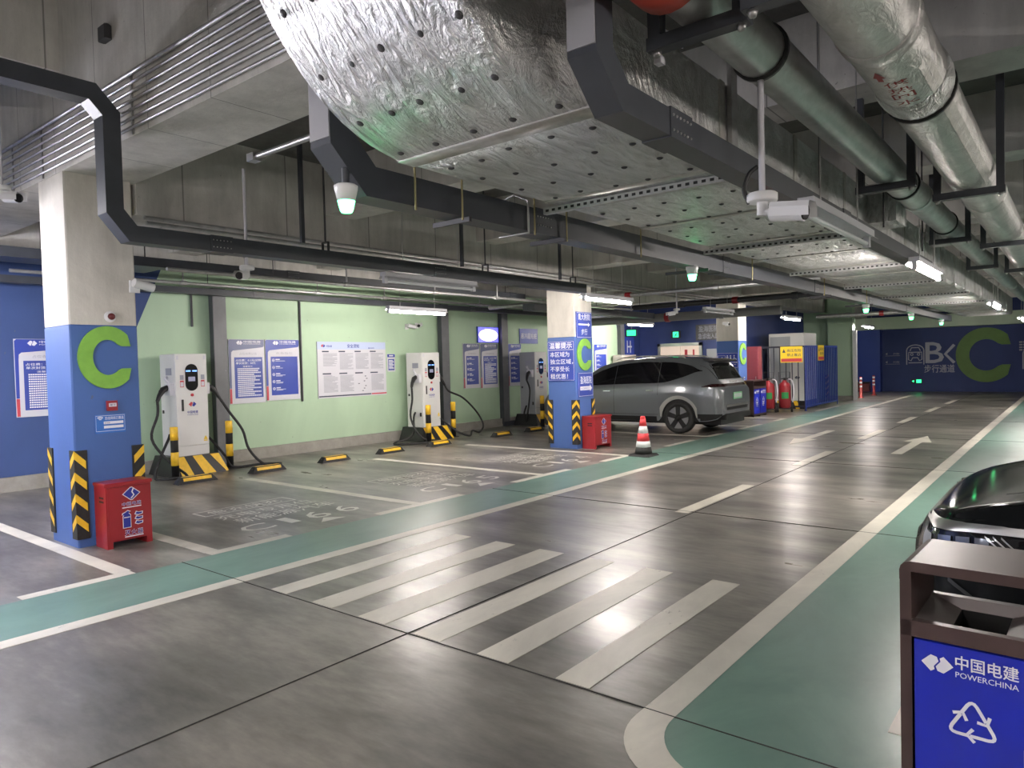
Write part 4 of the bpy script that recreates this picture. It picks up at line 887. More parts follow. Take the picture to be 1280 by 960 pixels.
for sd in (1, -1):
    part('wheel_well', MB().box(.50, 1.40, min(.62 * sd, .86 * sd), max(.62 * sd, .86 * sd), .26, .80).box(3.40, 4.30, min(.62 * sd, .86 * sd), max(.62 * sd, .86 * sd), .26, .78), BLACK, t)
    part('side_skirt', C1.patch(lin(1.36, 3.44, 20), lambda x: .262, lambda x: .36, 'y', sd, 3), BLACK, t)
    part('rear_skirt', C1.patch(lin(.03, .57, 10), lambda x: interp([(0, .425), (.12, .335), (.4, .285), (.6, .28)], x), lambda x: .43, 'y', sd, 3), BLACK, t)
    beltl = lambda x: interp([(.46, 1.335), (.9, 1.20), (1.35, 1.095), (2.2, 1.07), (3.6, 1.035)], x)
    roofl = lambda x: interp([(.46, 1.345), (.75, 1.46), (1.2, 1.535), (1.8, 1.55), (2.4, 1.51), (2.9, 1.385), (3.35, 1.17), (3.6, 1.045)], x)
    part('side_window', C1.patch(lin(.46, 1.42, 16), beltl, roofl, 'y', sd, 8), GLOSSK, t); part('side_window', C1.patch(lin(1.43, 2.52, 14), beltl, roofl, 'y', sd, 8), GLOSSK, t); part('side_window', C1.patch(lin(2.53, 3.58, 18), beltl, roofl, 'y', sd, 8), GLOSSK, t)
    arch = MB(); arch = C1.patch(lin(.52, 1.38, 34), lambda x: .345 + math.sqrt(max(.401 ** 2 - (x - .95) ** 2, 0)) if abs(x - .95) < .401 else .36, lambda x: .345 + math.sqrt(max(.475 ** 2 - (x - .95) ** 2, 0)), 'y', sd, 4, .010); part('arch_reflection', arch, CARGL, t, 'lamp reflection painted as a silver band on the wheel arch')  # lamp reflection around the arch, painted on as a silver band
    m = MB()
    for x in (1.42, 2.52): m2 = C1.patch([x, x + .008], lambda q: .40 if x > 2 else .83, lambda q: 1.06, 'y', sd, 14, .003); m.add(m2.v, m2.f)
    m2 = C1.patch(lin(1.43, 3.5, 20), lambda q: .40, lambda q: .407, 'y', sd, 1, .003); m.add(m2.v, m2.f); part('door_seam', m, BLACK, t)
    part('door_handle', C1.patch(lin(1.52, 1.70, 4), lambda q: .915, lambda q: .935, 'y', sd, 2, .012), CHROME, t); part('door_handle', C1.patch(lin(2.62, 2.80, 4), lambda q: .905, lambda q: .925, 'y', sd, 2, .012), CHROME, t)
    part('tail_lamp', C1.patch(lin(.02, .42, 12), lambda x: 1.0 - x * .02 if x < .38 else .995, lambda x: interp([(0, 1.055), (.2, 1.06), (.42, 1.01)], x), 'y', sd, 4, .006), LAMPR, t)
    wheel(t, .95, .82 * sd, .345, sd); wheel(t, 3.85, .82 * sd, .345, sd)
    mir = MB().lathe((0, 0, 0), [(.02, -.09), (.08, -.05), (.095, 0), (.08, .06), (.03, .09)], 12, 0, 'y').shift((3.15, 1.02 * sd, 1.12)); part('mirror', mir, BLACK, t)
    part('roof_rail', MB().tube(smoothpts([(.9, .60 * sd, 1.60), (1.0, .61 * sd, 1.655), (1.7, .62 * sd, 1.685), (2.4, .62 * sd, 1.66), (2.6, .62 * sd, 1.61)], 4), .014, 8), CARGL, t)
yl = lin(-.68, .68, 20)
part('rear_window', C1.patch(yl, lambda y: 1.15, lambda y: 1.50 - .05 * (abs(y) / .68) ** 2, 'x', -1, 8, .004), GLOSSK, t)
part('spoiler', MB().add([(.50, -.64, 1.60), (.50, .64, 1.60), (.24, .62, 1.555), (.24, -.62, 1.555), (.46, -.64, 1.55), (.46, .64, 1.55), (.25, .62, 1.525), (.25, -.62, 1.525)], [(0, 1, 2, 3), (7, 6, 5, 4), (2, 6, 7, 3), (0, 4, 5, 1), (1, 5, 6, 2), (3, 7, 4, 0)]), BLACK, t)
part('light_bar', C1.patch(lin(-.78, .78, 24), lambda y: 1.0, lambda y: 1.055, 'x', -1, 3, .006), LAMPR, t)
part('tailgate_badge', C1.patch(lin(-.22, .22, 8), lambda y: 1.08, lambda y: 1.098, 'x', -1, 1, .008), CHROME, t)
part('licence_plate', MB().box(-.016, -.004, -.24, .24, .72, .865), GREENPL, t)
m = MB()
for k in range(8): y0 = -.2 + k * .052; m.add([(-.018, y0, .75), (-.018, y0 + .034, .75), (-.018, y0 + .034, .835), (-.018, y0, .835)], [(0, 3, 2, 1)])
part('plate_marks', m, SWHITE, t)
part('bumper_trim', MB().cbox(-.014, .05, -.60, .60, .565, .615, .006), SATIN, t); part('bumper_recess', MB().box(-.006, .03, -.58, .58, .50, .56), BLACK, t); part('rear_diffuser', MB().cbox(-.03, .25, -.70, .70, .31, .43, .02), BLACK, t)
part('underbody', MB().box(.1, 4.4, -.66, .66, .19, .40), BLACK, t)
ws = C1.patch(lin(-.62, .62, 16), lambda y: 1.12, lambda y: 1.50, 'x', 1, 8, .004); part('windscreen', ws, GLOSSK, t)
# dark car at the near right, nose towards the camera
C2 = Car(dict(w=[(0, .80), (.3, .92), (1, .95), (3.9, .955), (4.2, .935), (4.4, .90), (4.55, .83), (4.65, .70), (4.70, .52)],
              top=[(0, 1.0), (.3, 1.3), (.6, 1.68), (1.5, 1.74), (2.2, 1.70), (2.95, 1.22), (3.2, 1.14), (3.8, 1.045), (4.2, 1.0), (4.45, .945), (4.6, .89), (4.66, .84), (4.70, .77)],
              bot=[(0, .40), (.3, .3), (4.2, .28), (4.70, .36)],
              belt=[(0, .9), (.4, 1.06), (3.1, 1.06), (3.6, 1.0), (4.1, .93), (4.4, .885), (4.58, .83), (4.70, .70)],
              roofw=[(0, .6), (.6, .65), (2.4, .66), (3.1, .80), (3.6, .80), (4.2, .79), (4.5, .72), (4.70, .42)], axles=[.95, 3.75], arch=.40, r=.36))
t = thing('suv_car', 'black car nosing towards the lane behind the near brown waste bin', 'car', (4.09, 4.27, 0), PI)
part('body', C2.body(xs_car(4.70, [.95, 3.75], .40)), CARK, t)
for sd in (1, -1):
    part('wheel_well', MB().box(.50, 1.40, min(.62 * sd, .88 * sd), max(.62 * sd, .88 * sd), .26, .84).box(3.30, 4.20, min(.62 * sd, .88 * sd), max(.62 * sd, .88 * sd), .26, .82), BLACK, t)
    wheel(t, .95, .84 * sd, .36, sd); wheel(t, 3.75, .84 * sd, .36, sd)
    part('side_window', C2.patch(lin(.55, 2.95, 24), lambda x: 1.10, lambda x: interp([(.55, 1.3), (1.0, 1.55), (1.8, 1.62), (2.4, 1.52), (2.95, 1.12)], x), 'y', sd, 8), GLOSSK, t)
    hi = lambda x: interp([(4.23, .868), (4.4, .862), (4.66, .835)], x); lo = lambda x: interp([(4.23, .862), (4.30, .82), (4.40, .765), (4.66, .715)], x)
    hl = part('headlight', C2.patch(lin(4.23, 4.65, 22), lo, hi, 'y', sd, 6, .004), GLOSSK, t)
    part('silver_strip', C2.patch(lin(4.20, 4.64, 24), lambda x: hi(x) + .003, lambda x: hi(x) + .034, 'y', sd, 4, .007), SATIN, t, 'satin silver strip over the headlight')
    for k in range(3):
        x0 = 4.375 + k * .068; part('lamp_projector', C2.patch(lin(x0, x0 + .05, 4), lambda x: hi(x) - .055, lambda x: hi(x) - .018, 'y', sd, 3, .010), LENSC, hl); part('lamp_bezel', C2.patch(lin(x0 - .008, x0 + .058, 6), lambda x: hi(x) - .068, lambda x: hi(x) - .059, 'y', sd, 2, .012), CHROME, hl)
    for k in range(3):
        x0 = 4.285 + k * .028; part('light_guide', C2.patch(lin(x0, x0 + .05, 6), lambda x: hi(x) - .012 - (x0 + .05 - x) * .9, lambda x: hi(x) - .004 - (x0 + .05 - x) * .9, 'y', sd, 1, .010), CHROME, hl)
    part('side_reflector', C2.patch(lin(4.59, 4.63, 4), lambda x: hi(x) - .09, lambda x: hi(x) - .02, 'y', sd, 3, .008), CABG, hl)
    part('bumper_crease', C2.patch(lin(4.30, 4.52, 12), lambda x: .50 + (x - 4.30) * .80 - (x - 4.3) ** 2 * .6, lambda x: .518 + (x - 4.30) * .80 - (x - 4.3) ** 2 * .6, 'y', sd, 2, .010), BLACK, t)
    part('hood_crease', C2.patch(lin(3.3, 4.35, 16), lambda x: (.52 - (x - 3.3) * .05) * sd - .008, lambda x: (.52 - (x - 3.3) * .05) * sd + .008, 'z', 1, 2, .006), CARK, t)
    part('hood_seam', C2.patch(lin(3.2, 4.50, 16), lambda x: (.77 - max(0, x - 4.0) * .12) * sd - .004, lambda x: (.77 - max(0, x - 4.0) * .12) * sd + .004, 'z', 1, 1, .003), BLACK, t)
part('grille', C2.patch(lin(-.45, .45, 16), lambda y: .42, lambda y: .72, 'x', 1, 8, .006), mat('dark grille', (.05, .05, .065), .4, .3), t); part('windscreen', C2.patch(lin(-.64, .64, 16), lambda y: 1.12, lambda y: 1.58, 'x', 1, 8, .004), GLOSSK, t); part('underbody', MB().box(.1, 4.3, -.66, .66, .2, .45), BLACK, t)
part('lower_bumper', C2.patch(lin(-.62, .62, 20), lambda y: .365, lambda y: .42, 'x', 1, 3, .008), BLACK, t)
# ------------------------------------------------------------------ overhead: trays
def thick(path, w):            # outline of a mitred band of width w along a 2D path
    L, R = [], []
    n = len(path)
    for i in range(n):
        p = Vector(path[i]); a = (p - Vector(path[i - 1])).normalized() if i else None; b = (Vector(path[i + 1]) - p).normalized() if i < n - 1 else None
        d = (a + b).normalized() if a and b else (a or b); nn = Vector((-d.y, d.x)); k = w / 2 / max(nn.dot(Vector((-b.y, b.x))) if b else 1, .4)
        L.append(p + nn * k); R.append(p - nn * k)
    return L, R
def trayx(path, w, x0, x1):    # closed cable tray following a path in the yz plane, between x0 and x1
    L, R = thick(path, w); n = len(L); mb = MB()
    v = [(x0, p.x, p.y) for p in L] + [(x0, p.x, p.y) for p in R] + [(x1, p.x, p.y) for p in L] + [(x1, p.x, p.y) for p in R]
    f = []
    for i in range(n - 1): f += [(i, i + 1, n + i + 1, n + i), (2 * n + i, 3 * n + i, 3 * n + i + 1, 2 * n + i + 1), (i, 2 * n + i, 2 * n + i + 1, i + 1), (n + i, n + i + 1, 3 * n + i + 1, 3 * n + i)]
    f += [(0, n, 3 * n, 2 * n), (n - 1, 3 * n - 1, 4 * n - 1, 2 * n - 1)]
    mb.add(v, f); bmf(mb); return mb
def bmf(mb):                   # consistent outward normals
    bm = bmesh.new(); vs = [bm.verts.new(p) for p in mb.v]; 
    for f, m, s in zip(mb.f, mb.m, mb.sm):
        try: q = bm.faces.new([vs[i] for i in f]); q.material_index = m; q.smooth = s
        except ValueError: pass
    bmesh.ops.recalc_face_normals(bm, faces=bm.faces[:]); bm.verts.index_update()
    mb.v = [tuple(v.co) for v in bm.verts]; mb.f = [[v.index for v in f.verts] for f in bm.faces]; mb.m = [f.material_index for f in bm.faces]; mb.sm = [f.smooth for f in bm.faces]; bm.free()
def tray(label, root, path, w, x0, x1, m, joints, flange=True):
    t = thing('cable_tray', label, 'cable tray', root)
    if 'far left' in label or 'crossing behind' in label:
        for y in (path[0][0] + .7, path[-1][0] - .5): wpart('hanger', MB().cyl(((x0 + x1) / 2, y, path[0][1]), ((x0 + x1) / 2, y, 4.07), .008, 6), DKROD, t)
    wpart('trough', trayx(path, w, x0, x1), m, t)
    for y in joints:
        z = path[-1][1]; b = MB().box(x0 - .006, x1 + .006, y - .10, y + .10, z - w / 2 - .006, z + w / 2 + .006); wpart('joint_plate', b, m, t)
        d = MB()
        for k in range(6):
            for q in (-.03, .03): d.lathe((x1 + .006, y - .08 + k * .032, z + q), [(.006, 0), (.005, .005)], 6, 0, 'x')
        wpart('bolt', d, STEEL, t, None, True)
    return t
t1 = tray('dark cable tray dropping before the front column, then running to the middle column', (-5.9, 2.43, 2.6), [(-1.0, 3.74), (2.30, 3.74), (2.43, 3.60), (2.43, 2.86), (2.56, 2.70), (9.15, 2.70)], .13, -5.99, -5.83, TRAY, [1.45, 3.3, 6.0])
tl = tray('dark cable tray along the left underside of the foil duct, with an upright end', (-3.1, 2.4, 2.5), [(2.42, 5.0), (2.42, 2.80), (2.60, 2.615), (25, 2.615)], .17, -3.20, -3.03, TRAY, [4.2, 7.6, 11.0, 14.4, 18.0])
tr = tray('dark cable tray along the right side of the foil duct, with an upright grey end', (-1.34, 2.2, 2.5), [(2.16, 5.0), (2.16, 2.68), (2.30, 2.55), (9.1, 2.55)], .11, -1.40, -1.28, TRAY, [2.75, 5.4])
for o, xx0, xx1, yy in ((tl, -3.20, -3.03, 2.334), (tr, -1.40, -1.28, 2.104)): wpart('near_face', MB().box(xx0 + .004, xx1 - .004, yy - .006, yy + .002, 2.80 if o is tl else 2.68, 4.9), mat('light grey tray face', (.33, .33, .35), .5), o, 'near face of the upright end, lighter grey')  # near face of each upright run, coloured lighter than its other sides
tray('dark cable tray far left behind the front column, over the bays', (-8.8, 3.3, 2.8), [(3.3, 2.93), (11.4, 2.93)], .11, -8.95, -8.72, TRAY, [6.0, 11.0])
tray('low dark cable tray close to the green wall above the chargers', (-11.3, 3.3, 2.8), [(-3, 2.91), (21.3, 2.91)], .10, -11.4, -11.22, TRAY, [7.0, 12.6])
tray('wide dark cable tray over the blue wall, left of the front column', (-9.8, -3, 3.0), [(-3, 3.05), (4.6, 3.05)], .12, -10.2, -9.7, TRAY, [])
tray('dark cable tray crossing behind the middle column towards the rear column', (-8.3, 11.6, 2.8), [(11.6, 2.74), (16.8, 2.74)], .14, -8.95, -8.65, TRAY, [15])
def rod(x, y, z0, z1, label, hook=True, m=DKROD, r=.010, g='hanger rods of the cable trays'):
    mb = MB().cyl((x, y, z0), (x, y, z1), r, 6)
    if hook: mb.box(x - .045, x + .045, y - .012, y + .012, z0 - .01, z0 + .005).box(x - .05, x - .04, y - .012, y + .012, z0 - .10, z0).box(x + .04, x + .05, y - .012, y + .012, z0 - .10, z0)
    solo('hanger_rod', mb, m, label, 'hanger rod', g)
rod(-5.91, 1.45, 3.90, 5.1, 'dark hanger rod at the top left, carrying the tray before its drop')
for y, l in ((4.45, 'first'), (6.9, 'second'), (8.9, 'third')): rod(-5.91, y, 2.86, 4.07, 'dark hanger rod of the tray past the front column, %s along the tray' % l)
solo('support_post', MB().box(-6.55, -6.51, 4.6, 4.64, 2.95, 4.07), TRAY, 'dark square post standing between the near tray and the slab', 'support post')
for i, (x, y) in enumerate(((-6.9, 7.55), (-6.9, 10.0))): solo('support_post', MB().box(x - .02, x + .02, y - .02, y + .02, 3.0, 4.07), TRAY, ('dark square post before the front bays, between two beams', 'dark square post just before the middle column')[i], 'support post')
ORD = 'first second third fourth fifth sixth seventh eighth'.split()
for i, y in enumerate((2.9, 3.3, 4.05, 4.45, 5.6, 8.3, 11.3, 14.0)): rod(-3.0, y, 2.50, 3.47 if y in (3.0,) else 4.07 if y > 3.2 else 3.45, 'thin yellowish threaded rod beside the left duct tray, %s from the camera' % ORD[i], False, BRASS, .007, 'threaded rods beside the foil duct')
for i, y in enumerate((3.35, 4.4, 7.0, 11.6, 14.4)):
    x0 = -3.46 if y in (7.0, 14.4) else -3.30
    solo('tray_bracket', MB().box(x0, -2.98, y - .012, y + .012, 2.495, 2.525), DKROD, 'thin dark bracket under the left duct tray, %s from the camera' % ORD[i], 'bracket', 'brackets under the left duct tray')
solo('tray_clip', MB().tube([(-3.24, 3.95, 2.50), (-2.98, 3.95, 2.50), (-2.98, 3.95, 2.72), (-3.1, 3.95, 2.78), (-3.24, 3.95, 2.74)], .009, 6), STEEL, 'pale steel clip wrapped around the tray along the foil duct', 'bracket')
for i, y in enumerate((4.6, 6.4, 8.2)): rod(-1.24, y, 2.62, 4.07, 'thin dark rod beside the right duct tray, %s from the camera' % ORD[i], False, DKROD, .007, 'rods beside the right duct tray')
# conduits on the face of the front beam
for i in range(7):
    z = 3.50 + i * .068; r = .0125 if i < 6 else .018
    solo('conduit', MB().cyl((XW + .01, 2.56 - r - .012, z), (-2.9, 2.56 - r - .012, z), r, 8), GALV, ('steel conduit on the face of the front beam, lowest of seven', 'steel conduit on the face of the front beam, second from below', 'steel conduit on the face of the front beam, third from below', 'steel conduit on the face of the front beam, middle of seven', 'steel conduit on the face of the front beam, third from the top', 'steel conduit on the face of the front beam, second from the top', 'thicker bright steel conduit topping the bundle on the front beam')[i], 'conduit')
for i, x in enumerate((-8.45, -7.65, -5.75, -3.62)): solo('conduit_strut', MB().box(x - .012, x + .012, 2.545, 2.559, 3.46, 3.94), STEEL, ('conduit strut above the outer left side of the front column', 'conduit strut right above the front column', 'conduit strut behind the dropping tray', 'conduit strut beside the foil duct')[i], 'strut')
solo('junction_box', MB().cbox(-6.2, -6.06, 2.50, 2.559, 4.28, 4.40, .012), DKROD, 'small dark box on the front beam above the conduits', 'junction box')
# pale conduits along the lower edge of the long beam
for i, (x, z, y0, y1) in enumerate(((-7.16, 3.12, 3.25, 20.5), (-7.12, 3.06, 3.25, 20.5), (-7.05, 2.99, 3.25, 17))):
    solo('conduit', MB().cyl((x, y0, z), (x, y1, z), .022, 8), GALV, ('uppermost pale conduit along the long beam over the bays', 'middle pale conduit along the long beam over the bays', 'lowest pale conduit along the long beam over the bays')[i], 'conduit')
def sprinkler(x, z, y0, y1, label, drops):
    t = thing('sprinkler_pipe', label, 'pipe', (x, y0, z)); part('pipe', MB().cyl((0, 0, 0), (0, y1 - y0, 0), .024, 10), GALV, t)
    part('hanger', MB().cyl((0, drops[0] - y0 + .4, 0), (0, drops[0] - y0 + .4, 4.07 - z), .006, 6), DKROD, t); part('hanger', MB().cyl((0, drops[-1] - y0 + .4, 0), (0, drops[-1] - y0 + .4, 4.07 - z), .006, 6), DKROD, t)
    for y in drops:
        part('coupling', MB().cyl((0, y - y0 - .05, 0), (0, y - y0 + .05, 0), .036, 10), GALV, t); part('sprinkler_head', MB().cyl((0, y - y0, 0), (0, y - y0, .22), .012, 8).lathe((0, y - y0, .22), [(.02, 0), (.02, .03), (.035, .035)], 8), STEEL, t)
sprinkler(-8.3, 2.80, 4.0, 15, 'thin pale sprinkler pipe above the middle of the bays', [5.0, 6.6, 8.4, 10.0, 13.0]); sprinkler(-10.9, 2.98, 3.2, 21, 'thin pale sprinkler pipe close to the green wall', [5.5, 8.0, 9.6, 12.5, 15])
t = thing('sprinkler_pipe', 'thin grey pipe under the front beam, running across to the foil duct', 'pipe', (-5.2, 3.45, 3.42)); part('pipe', MB().cyl((-.3, 0, 0), (3.2, 0, 0), .025, 10), GALV, t); part('end_clamp', MB().box(-.38, -.28, -.04, .04, -.035, .03), STEEL, t)
def crosspipe(y, z, x0, x1, r, m, label):
    t = thing('cross_pipe', label, 'pipe', (x0, y, z)); part('pipe', MB().cyl((0, 0, 0), (x1 - x0, 0, 0), r, 12), m, t)
    for x in (.25, .5, .75): part('coupling', MB().cyl(((x1 - x0) * x - .06, 0, 0), ((x1 - x0) * x + .06, 0, 0), r + .018, 12), m if x != .5 else RED, t)
crosspipe(12.6, 2.90, -10.7, -3.4, .045, GALV, 'grey pipe crossing over the bays just beyond the middle column'); crosspipe(17.4, 2.72, XW + .1, -5.6, .11, mat('dull grey pipe', (.22, .22, .22), .5), 'thick grey pipe crossing above the roof of the grey car')
crosspipe(15.4, 2.87, -8.5, -3.4, .06, DKROD, 'dark pipe crossing over the lane edge beyond the middle column'); crosspipe(23.2, 2.8, -6.4, -2.75, .06, GALV, 'grey pipe crossing the lane far back under the foil duct')
# ------------------------------------------------------------------ foil duct
duct = thing('foil_duct', 'large crinkled silver foil wrapped air duct above the lane', 'air duct', (-2.05, 2.4, 2.6))
DX0, DX1 = -2.63, -1.47
prof = [(1.30, 5.0), (1.34, 4.4), (1.40, 3.9), (1.48, 3.55), (1.57, 3.3), (1.68, 3.08), (1.79, 2.93), (1.92, 2.80), (2.07, 2.70), (2.23, 2.635), (2.40, 2.60)]
prof = [tuple(p) for p in smoothpts([(a, b, 0) for a, b in prof], 2)]; prof = [(p[0], p[1]) for p in prof]
def ductpiece(pr, x0, x1, hgt, name, m, nx=14, c=.035, root=None):
    rows = []
    for i, (y, z) in enumerate(pr):
        a = Vector(pr[min(i + 1, len(pr) - 1)]) - Vector(pr[max(i - 1, 0)]); a.normalize(); nn = Vector((-a.y, a.x))
        if nn.y < 0 and abs(a.x) > .5: nn = -nn
        if root and i == len(pr) - 1: nn = Vector((0, 1))
        if root: x1 = DX1 - .15 * max(0, min(1, (2.42 - y) / .34))
        sec = [(x0, hgt)] + [(x0, c), (x0 + c, 0)] + [(x0 + c + (x1 - x0 - 2 * c) * k / nx, 0) for k in range(1, nx)] + [(x1 - c, 0), (x1, c)] + [(x1, hgt)]
        rows.append([(x, y + nn.x * h, z + nn.y * h) for x, h in sec])
    n = len(rows[0]); mb = MB(); mb.v = [p for r in rows for p in r]
    for i in range(len(rows) - 1):
        for k in range(n): j = (k + 1) % n; mb.f.append([i * n + k, (i + 1) * n + k, (i + 1) * n + j, i * n + j]); mb.m.append(0); mb.sm.append(0 < k < n - 2)
    mb.f += [list(range(n)), list(range((len(rows) - 1) * n, len(rows) * n))]; mb.m += [0, 0]; mb.sm += [False, False]
    bmf(mb); return wpart(name, mb, m, root or duct)
elbow = thing('duct_elbow', 'crinkled silver foil elbow where the air duct curves up at the top', 'air duct', (-2.05, 1.9, 2.6))
ductpiece(prof, DX0, DX1, .45, 'foil_wrap', FOIL, root=elbow)
cuts = [2.40, 3.62, 4.85, 6.10, 7.35, 8.6, 9.85, 11.1, 12.4, 13.7, 15.0, 16.3, 17.6, 19.0, 20.4, 22.0, 24.0]
for a, b in zip(cuts[:-1], cuts[1:]): ductpiece([(a, 2.60), (a + (b - a) * .35, 2.594), (a + (b - a) * .7, 2.597), (b, 2.60)], DX0, DX1, .45, 'foil_section', FOIL, 4)
TAPE = m_pipe('foil tape', (0.62, 0.61, 0.58), .42, 0.25)
for y in cuts[:-1]:
    w = .11 if y == 2.40 else .055
    ductpiece([(y - (w * .2 if y > 2.5 else -.002), 2.594), (y + w, 2.592)], DX0 - .006, DX1 + .006, .46, 'tape_band', TAPE, 1)
ductpiece([p for p in prof if 2.0 < p[0] < 2.12] + [(2.13, 2.673)], DX0 - .002, DX1 + .002, .455, 'tape_band', TAPE, 1) if False else None
pin = MB().lathe((0, 0, 0), [(.017, 0), (.015, -.004), (.008, -.008)], 10); pinm = pin.mesh('insulation_pin', mat('dark pin cap', (.05, .05, .055), .5))
def putpin(x, y, z, ny, nz):
    rt = elbow if y < 2.4 else duct
    o = link('insulation_pin', pinm, rt); n = Vector((0, ny, nz)).normalized(); q = Vector((0, 0, -1)).rotation_difference(n)
    o.rotation_mode = 'QUATERNION'; o.rotation_quaternion = q; o.location = Vector((x, y, z)) - rt.location
random.seed(3)
acc = 0; last = Vector(prof[0]); nxt = 1.0
L = [Vector(p) for p in prof]
for i in range(1, len(L)):
    d = (L[i] - L[i - 1]).length
    while acc + d > nxt:
        p = L[i - 1].lerp(L[i], (nxt - acc) / d); tt = (L[i] - L[i - 1]).normalized(); nn = Vector((-abs(tt.y), -abs(tt.x))) if True else None
        for k in range(5):
            putpin(DX0 + .12 + k * (.225 if p.x > 2.3 else .198) + random.uniform(-.015, .015), p.x + nn.x * .002 + random.uniform(-.01, .01), p.y + nn.y * .002, nn.x, nn.y)
        nxt += .26
    acc += d
for y in [2.62 + .31 * i for i in range(16)]:
    for k in range(5): putpin(DX0 + .13 + k * .225 + random.uniform(-.03, .03), y + random.uniform(-.03, .03), 2.592, 0, -1)
for y in (3.76, 6.25, 8.72, 11.2, 13.75, 16.4):
    wpart('support_channel', MB().box(DX0 - .07, DX1 + .05, y - .02, y + .02, 2.552, 2.592), GALV, duct)
    d = MB()
    for k in range(26): x = DX0 - .05 + k * .048; d.box(x, x + .024, y - .0215, y - .0195, 2.564, 2.580)
    wpart('channel_slot', d, BLACK, duct, None, True)
wpart('branch_duct', MB().box(DX1, -1.24, 6.9, 7.35, 2.75, 3.0), FOIL, duct); wpart('side_channel', MB().box(DX1 + .005, DX1 + .03, 3.72, 3.80, 2.56, 4.05), GALV, duct)
solo('wrinkled_duct', MB().box(-1.42, -1.23, 9.6, 10.2, 2.9, 3.25), FOIL, 'short foil wrapped branch box beside the foil duct, near the bright lamp', 'air duct')
# ------------------------------------------------------------------ pipes on the right
def bigpipe(x, z, r, y0, y1, m, label, rings, clampy, band):
    t = thing('ceiling_pipe', label, 'pipe', (x, y0, z)); pts = [(0, 0, 0)] + [(0, y - y0, 0) for y in rings] + [(0, y1 - y0, 0)]
    for a, b in zip(pts[:-1], pts[1:]): part('pipe_length', MB().cyl((0, a[1] + .004, 0), (0, b[1] - .004, 0), r, 28), m, t)
    for y in rings: part('joint_ring', MB().lathe((0, y - y0, 0), [(r, -.05), (r + band, -.045), (r + band, .045), (r, .05)], 28, 0, 'y'), m, t)
    for y in clampy:
        part('pipe_clamp', MB().lathe((0, y - y0, 0), [(r, -.018), (r + .012, -.016), (r + .012, .016), (r, .018)], 28, 0, 'y'), BLACK, t)
    return t
p1 = bigpipe(-1.10, 2.94, .112, 1.6, 22, GALV, 'galvanised steel pipe under the ceiling, carrying the white camera pole', [7.0, 12.5, 17.5], [3.18, 6.4, 8.6], .012)
part('red_coupling', MB().lathe((0, .64, 0), [(.112, -.07), (.15, -.06), (.15, .06), (.112, .07)], 24, 0, 'y'), mat('dull orange coupling', (.40, .05, .03), .55), p1, 'orange red coupling')
p2 = bigpipe(-.64, 2.94, .158, .3, 24, INSUL, 'thick silver foil wrapped pipe with red stencilled lettering, rightmost under the ceiling', [3.22, 7.3, 9.6, 13.0], [4.17], .006)
# stencilled lettering wrapped on the pipe
vs, fs = [], []
rows = [('水', 0), ('回', 1), ('暖', 2), ('采', 3)]
m = MB()
for i, ch in enumerate(('供', '热', '回', '水')):
    v, f = textmesh(ch); yb = 3.50 + i * .095
    pts = []
    for u, w in v:
        a = math.radians(-104 + 34 * u); rr = .1605; y = yb + (1 - w) * .075
        pts.append((rr * math.cos(a), y - .3, rr * math.sin(a)))
    m.add(pts, f)
a0 = math.radians(-110)
def onp(adeg, y): a = math.radians(adeg); return (.1605 * math.cos(a), y - .3, .1605 * math.sin(a))
m.add([onp(-112, 3.43), onp(-103, 3.345), onp(-94, 3.43), onp(-99, 3.43), onp(-99, 3.475), onp(-107, 3.475), onp(-107, 3.43)], [(0, 1, 2, 3, 4, 5, 6)])
part('stencil_lettering', m, DRED, p2)
part('wrinkled_wrap', MB().lathe((0, 3.72, 0), [(.158, -.12), (.168, -.09), (.172, 0), (.168, .08), (.158, .12)], 28, 0, 'y'), FOIL, p2); part('wrap_seam', MB().add([onp(-50, 3.5), onp(-28, 3.5), onp(-28, 6.2), onp(-50, 6.2)], [(0, 1, 2, 3)]), TAPE, p2)
p3 = bigpipe(.05, 3.35, .09, .5, 24, GALV, 'galvanised pipe farthest right, high above the foil wrapped pipe', [6, 12], [], .012)
def trapeze(x0, x1, y, z, label, ztop=4.07):
    t = thing('pipe_hanger', label, 'pipe hanger', ((x0 + x1) / 2, y, z)); a, b = (x0 - x1) / 2, (x1 - x0) / 2
    part('bottom_bar', MB().box(a - .03, b + .03, -.03, .03, -.05, 0), TRAY, t)
    for q in (a, b): part('upright', MB().box(q - .025, q + .025, -.025, .025, 0, ztop - z), TRAY, t)
    part('bolt', MB().lathe((a, 0, -.05), [(.02, 0), (.012, -.02)], 8).lathe((b, 0, -.05), [(.02, 0), (.012, -.02)], 8), STEEL, t, None, True)
for y, l in ((2.62, 'nearest'), (5.75, 'second'), (9.0, 'third'), (12.2, 'fourth')): trapeze(-1.265, -.935, y - (.1 if y < 3 else 0), 2.826, 'dark frame hanger holding the galvanised pipe, %s from the camera' % l, 3.45 if y < 3 else 4.07)
for y, l in ((2.35, 'nearest'), (6.2, 'second'), (9.4, 'third'), (12.6, 'fourth')): trapeze(-.835, -.445, y, 2.780, 'dark frame hanger holding the foil wrapped pipe, %s from the camera' % l, 5.1 if y < 3 else 4.07)
solo('slotted_strut', MB().box(-.30, -.26, 2.9, 2.94, 2.9, 3.45).box(-.33, -.23, 2.91, 2.93, 2.9, 2.95), GALV, 'slotted steel strut beside the foil wrapped pipe at the top edge', 'strut')
